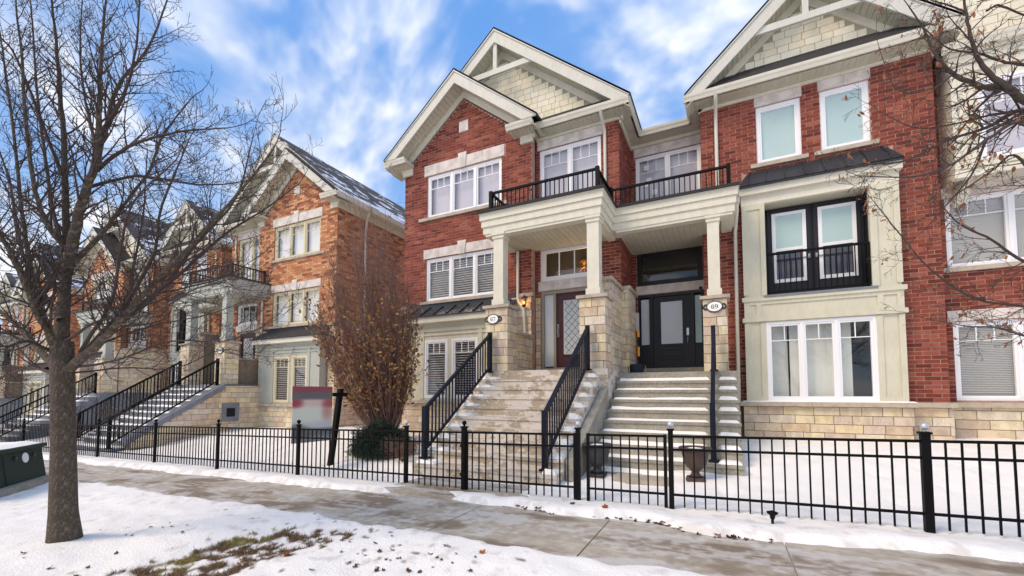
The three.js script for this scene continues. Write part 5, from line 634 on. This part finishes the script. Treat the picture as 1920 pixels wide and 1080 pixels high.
// ---------------------------------------------------------------- upright leafy shrub and dark yew
{
  const R = rng(55), b = new THREE.Vector3(-7.62, ground(-7.62, -8.3), -8.3), S = thing('upright_shrub', 'tall upright shrub with reddish stems and dry tan leaves before the bay of 67', 'shrub', b), stems = [], fine = [], leaves = [];
  const leafAt = (p) => { if (p.y < b.y + 4.3 && p.y > b.y + 0.6 && R() < lerp(0.95, 0.15, sst(2.0, 3.9, p.y - b.y))) leaves.push([p.clone(), R() * 6.28, R() * 6.28, 0.55 + R() * 0.7]); };
  for (let i = 0; i < 86; i++) { const a = R() * 6.283, s = Math.sqrt(R()), h = lerp(5.6, 2.6, s * s) * (0.85 + 0.3 * R()), pts = [], rs = []; for (let k = 0; k <= 7; k++) { const t = k / 7, out = 0.12 + s * (1.95 * Math.pow(t, 0.8) * (1 - 0.25 * t)); pts.push(new THREE.Vector3(b.x - 0.75 * t + Math.cos(a) * out * 0.95 + (R() - 0.5) * 0.08, b.y + 0.2 + h * t * 1.0, b.z + Math.sin(a) * out * 0.7 + (R() - 0.5) * 0.08)); rs.push(lerp(0.018, 0.0035, t)); } stems.push(taper(pts, rs, 5));
    for (let k = 0; k < 24; k++) { const t = 0.12 + 0.88 * R(), f = t * 7, j = Math.min(6, Math.floor(f)), p = pts[j].clone().lerp(pts[j + 1], f - j), d = pts[j + 1].clone().sub(pts[j]).normalize(); d.addScaledVector(new THREE.Vector3(R() - 0.5, 0.35 * R(), R() - 0.5), 1.0); sprout(fine, p, d, lerp(0.4, 0.85, R()), 0.0055, 1, R, { wob: 0.2, up: 0.16, levels: 2, kids: [4, 6], min: 0.002, leaf: leafAt }); } }
  part('stems', M.stem, S, stems).userData.kind = 'stuff'; part('twigs', M.stem, S, fine).userData.kind = 'stuff';
  const lg = new THREE.PlaneGeometry(0.055, 0.10, 2, 4), p = lg.attributes.position; for (let i = 0; i < p.count; i++) { const x = p.getX(i), y = p.getY(i), w = Math.sin(Math.PI * (y / 0.1 + 0.5)); p.setX(i, x * (0.2 + 0.8 * w)); p.setZ(i, 8 * x * x + 2 * y * y); } lg.computeVertexNormals();
  const im = new THREE.InstancedMesh(lg, new THREE.MeshPhysicalMaterial({ color: 0xffffff, roughness: 0.85, transmission: 0.3, thickness: 0 }), leaves.length), m4 = new THREE.Matrix4(), q = new THREE.Quaternion(); leaves.forEach(([v, a, c, s], i) => { q.setFromEuler(new THREE.Euler(a, c, a * 0.7)); m4.compose(v.clone().sub(b), q, new THREE.Vector3(s, s, s)); im.setMatrixAt(i, m4); im.setColorAt(i, tmpC.set(['#b07a45', '#8f5a35', '#c29a5e', '#7d4a30', '#a88a4a'][Math.floor(R() * 5)])); }); im.name = 'dry_leaves'; im.userData.kind = 'stuff'; im.castShadow = true; S.add(im);
  // yew
  const y0 = new THREE.Vector3(-7.1, ground(-7.1, -7.6), -7.6), Y = thing('yew_bush', 'dark green yew bush at the foot of the upright shrub', 'bush', y0), nd = new THREE.BufferGeometry(), tri = []; for (let k = 0; k < 14; k++) { const t = k / 14 * 0.13, s = k % 2 ? 1 : -1, l = 0.022; tri.push(0, 0, t, s * l, 0.006 * Math.sin(k), t + 0.016, s * l, 0.003, t + 0.022, 0, 0, t, s * l, 0.003, t + 0.022, 0, 0, t + 0.008); } nd.setAttribute('position', new THREE.BufferAttribute(new Float32Array(tri), 3)); nd.computeVertexNormals();
  const N = 5200, iy = new THREE.InstancedMesh(nd, std('#ffffff', 0.8, { side: THREE.DoubleSide }), N); for (let i = 0; i < N; i++) { const a = R() * 6.283, e = Math.acos(1 - 1.25 * R()), rr = Math.pow(R(), 0.4) * (0.45 + 0.85 * fbm(a * 2.2, e * 3.5, 3, 401)), v = new THREE.Vector3(Math.sin(e) * Math.cos(a) * 1.0 * rr, Math.max(0.02, 0.22 + Math.cos(e) * 0.85 * rr), Math.sin(e) * Math.sin(a) * 0.75 * rr); q.setFromEuler(new THREE.Euler(R() * 6.28, R() * 6.28, R() * 6.28)); v.multiplyScalar(0.76); m4.compose(v, q, new THREE.Vector3(1.3, 1.3, 1.2)); iy.setMatrixAt(i, m4); iy.setColorAt(i, tmpC.set(['#1e2f20', '#26382a', '#182619', '#2f4430'][Math.floor(R() * 4)])); } iy.name = 'foliage'; iy.userData.kind = 'stuff'; iy.castShadow = true; Y.add(iy);
  const st = []; for (let k = 0; k < 16; k++) { const a = R() * 6.283; sprout(st, y0.clone(), new THREE.Vector3(Math.cos(a), 0.9, Math.sin(a)), 0.8, 0.014, 1, R, { wob: 0.3, up: 0.0, levels: 2, kids: [3, 5], min: 0.003 }); } part('stems', M.twig, Y, st);
}
{ // low bare shrubs in the yards
  const R = rng(66); for (const [x, z, h, l] of [[-6.15, -7.2, 0.5, 'low reddish bare shrub beside the yew and the navy railing'], [-20.2, -6.6, 1.0, 'leafless dark shrub behind the fence, beside the big tree trunk']]) { const b = new THREE.Vector3(x, ground(x, z), z), S = thing('bare_shrub', l, 'shrub', b), tw = []; for (let i = 0; i < 40; i++) { const a = R() * 6.283; sprout(tw, b.clone(), new THREE.Vector3(Math.cos(a) * 0.8, 0.9, Math.sin(a) * 0.8), h * (0.8 + 0.5 * R()), 0.006, 0, R, { wob: 0.35, up: 0.05, levels: 2, kids: [3, 5], min: 0.002 }); } part('stems', M.stem, S, tw); }
}
// ---------------------------------------------------------------- turf and fallen leaves
{
  const R = rng(91), bl = new THREE.BufferGeometry(); bl.setAttribute('position', new THREE.BufferAttribute(new Float32Array([-0.002, 0, 0, 0.002, 0, 0, 0.001, 0.022, 0.006, -0.002, 0, 0, 0.001, 0.022, 0.006, -0.001, 0.022, 0.006, -0.001, 0.022, 0.006, 0.001, 0.022, 0.006, 0, 0.036, 0.022]), 3)); bl.computeVertexNormals();
  const spots = []; for (let i = 0; i < 60000 && spots.length < 9000; i++) { const z = -0.9 - 2.6 * R(), x = patchAxis(z) + (R() - 0.5) * 1.3, b = bare(x, z), f = fbm(x * 11, z * 11, 4, 231); if (b * 0.56 + (f - 0.5) * 1.7 > 0.52 && R() < 0.6) spots.push([x, z]); }
  const im = new THREE.InstancedMesh(bl, std('#ffffff', 0.9, { side: THREE.DoubleSide }), spots.length), m4 = new THREE.Matrix4(), q = new THREE.Quaternion(), E = new THREE.Euler(); spots.forEach(([x, z], i) => { E.set((R() - 0.5) * 1.6, R() * 6.28, (R() - 0.5) * 1.6); q.setFromEuler(E); const s = 0.6 + 0.9 * R(); m4.compose(new THREE.Vector3(x, ground(x, z) - 0.004, z), q, new THREE.Vector3(s, s, s)); im.setMatrixAt(i, m4); const g = sst(0.66, 0.78, fbm(x * 2.4, z * 2.4, 3, 233) + 0.3 * (patchAxis(z) - x)); im.setColorAt(i, tmpC.set(g > R() ? ['#8f8540', '#a3934a', '#737536'][Math.floor(R() * 3)] : ['#6b5138', '#8a6c4a', '#523f2e', '#a08560'][Math.floor(R() * 4)])); }); im.name = 'turf'; im.userData = { kind: 'stuff', label: 'worn patch of yellowed turf and soil showing through the snow', category: 'grass' }; scene.add(im);
  const shape = new THREE.Shape(); for (let k = 0; k <= 40; k++) { const a = k / 40 * 6.283, r = 0.5 * (0.62 + 0.38 * Math.abs(Math.cos(a * 2.5))) * (1 - 0.15 * Math.cos(a)); k ? shape.lineTo(Math.cos(a) * r, Math.sin(a) * r) : shape.moveTo(Math.cos(a) * r, Math.sin(a) * r); } const lg = new THREE.ShapeGeometry(shape); lg.rotateX(-Math.PI / 2); { const p = lg.attributes.position; for (let i = 0; i < p.count; i++) { const x = p.getX(i), z = p.getZ(i); p.setY(i, 0.9 * x * x + 0.25 * Math.sin(z * 7) * x + 0.3 * z * z); } } lg.computeVertexNormals();
  const lm = ['#8a4a26', '#5a3826', '#3d2a22', '#a55a28', '#6a4a34'].map((c) => std(c, 0.85)), fixed = [[-3.57, -3.80, 0.09, 3], [-3.55, -2.64, 0.11, 3], [-1.93, -3.3, 0.07, 3], [-1.30, -5.12, 0.08, 0], [-1.75, -5.25, 0.07, 1]];
  const put = (x, z, s, c, label, group) => { const m = new THREE.Mesh(lg, lm[c]); m.name = numbered('fallen_leaf'); m.position.set(x, Math.max(ground(x, z), z < -3.8 && z > -5 ? street(x) : -9) + 0.006, z); m.rotation.set((R() - 0.5) * 0.7, R() * 6.28, (R() - 0.5) * 0.7); m.scale.setScalar(s); m.userData = { label, category: 'leaf', group }; m.castShadow = m.receiveShadow = true; scene.add(m); };
  for (const [x, z, s, c] of fixed) put(x, z, s, c, 'large curled russet leaf lying by the path', 'large russet fallen leaves');
  for (let i = 0; i < 46; i++) { const x = -3.1 + 1.6 * (R() + R() - 1) + 0.5, z = -2.9 + 0.9 * (R() - 0.5); put(x, z, 0.022 + 0.03 * R(), 1 + Math.floor(R() * 2), 'small dark dead leaf on the snowy verge', 'small dead leaves on the snow'); }
  for (let i = 0; i < 30; i++) { const x = -6.2 + 2.6 * R(), z = -2.9 + 1.5 * R(); put(x, z, 0.02 + 0.03 * R(), 1 + Math.floor(R() * 2), 'small dark dead leaf on the snowy verge', 'small dead leaves on the snow'); }
  for (let i = 0; i < 60; i++) { const c = [-2.3, -0.6, 0.1, -1.0][i % 4], x = c + 0.55 * (R() + R() - 1), z = edgeFar(x) - 0.02 + 0.07 * R(); put(x, z, 0.03 + 0.03 * R(), Math.floor(R() * 3), 'brown dead leaf caught along the snow edge of the path', 'dead leaves along the path edge'); }
}
renderer.render(scene, camera);
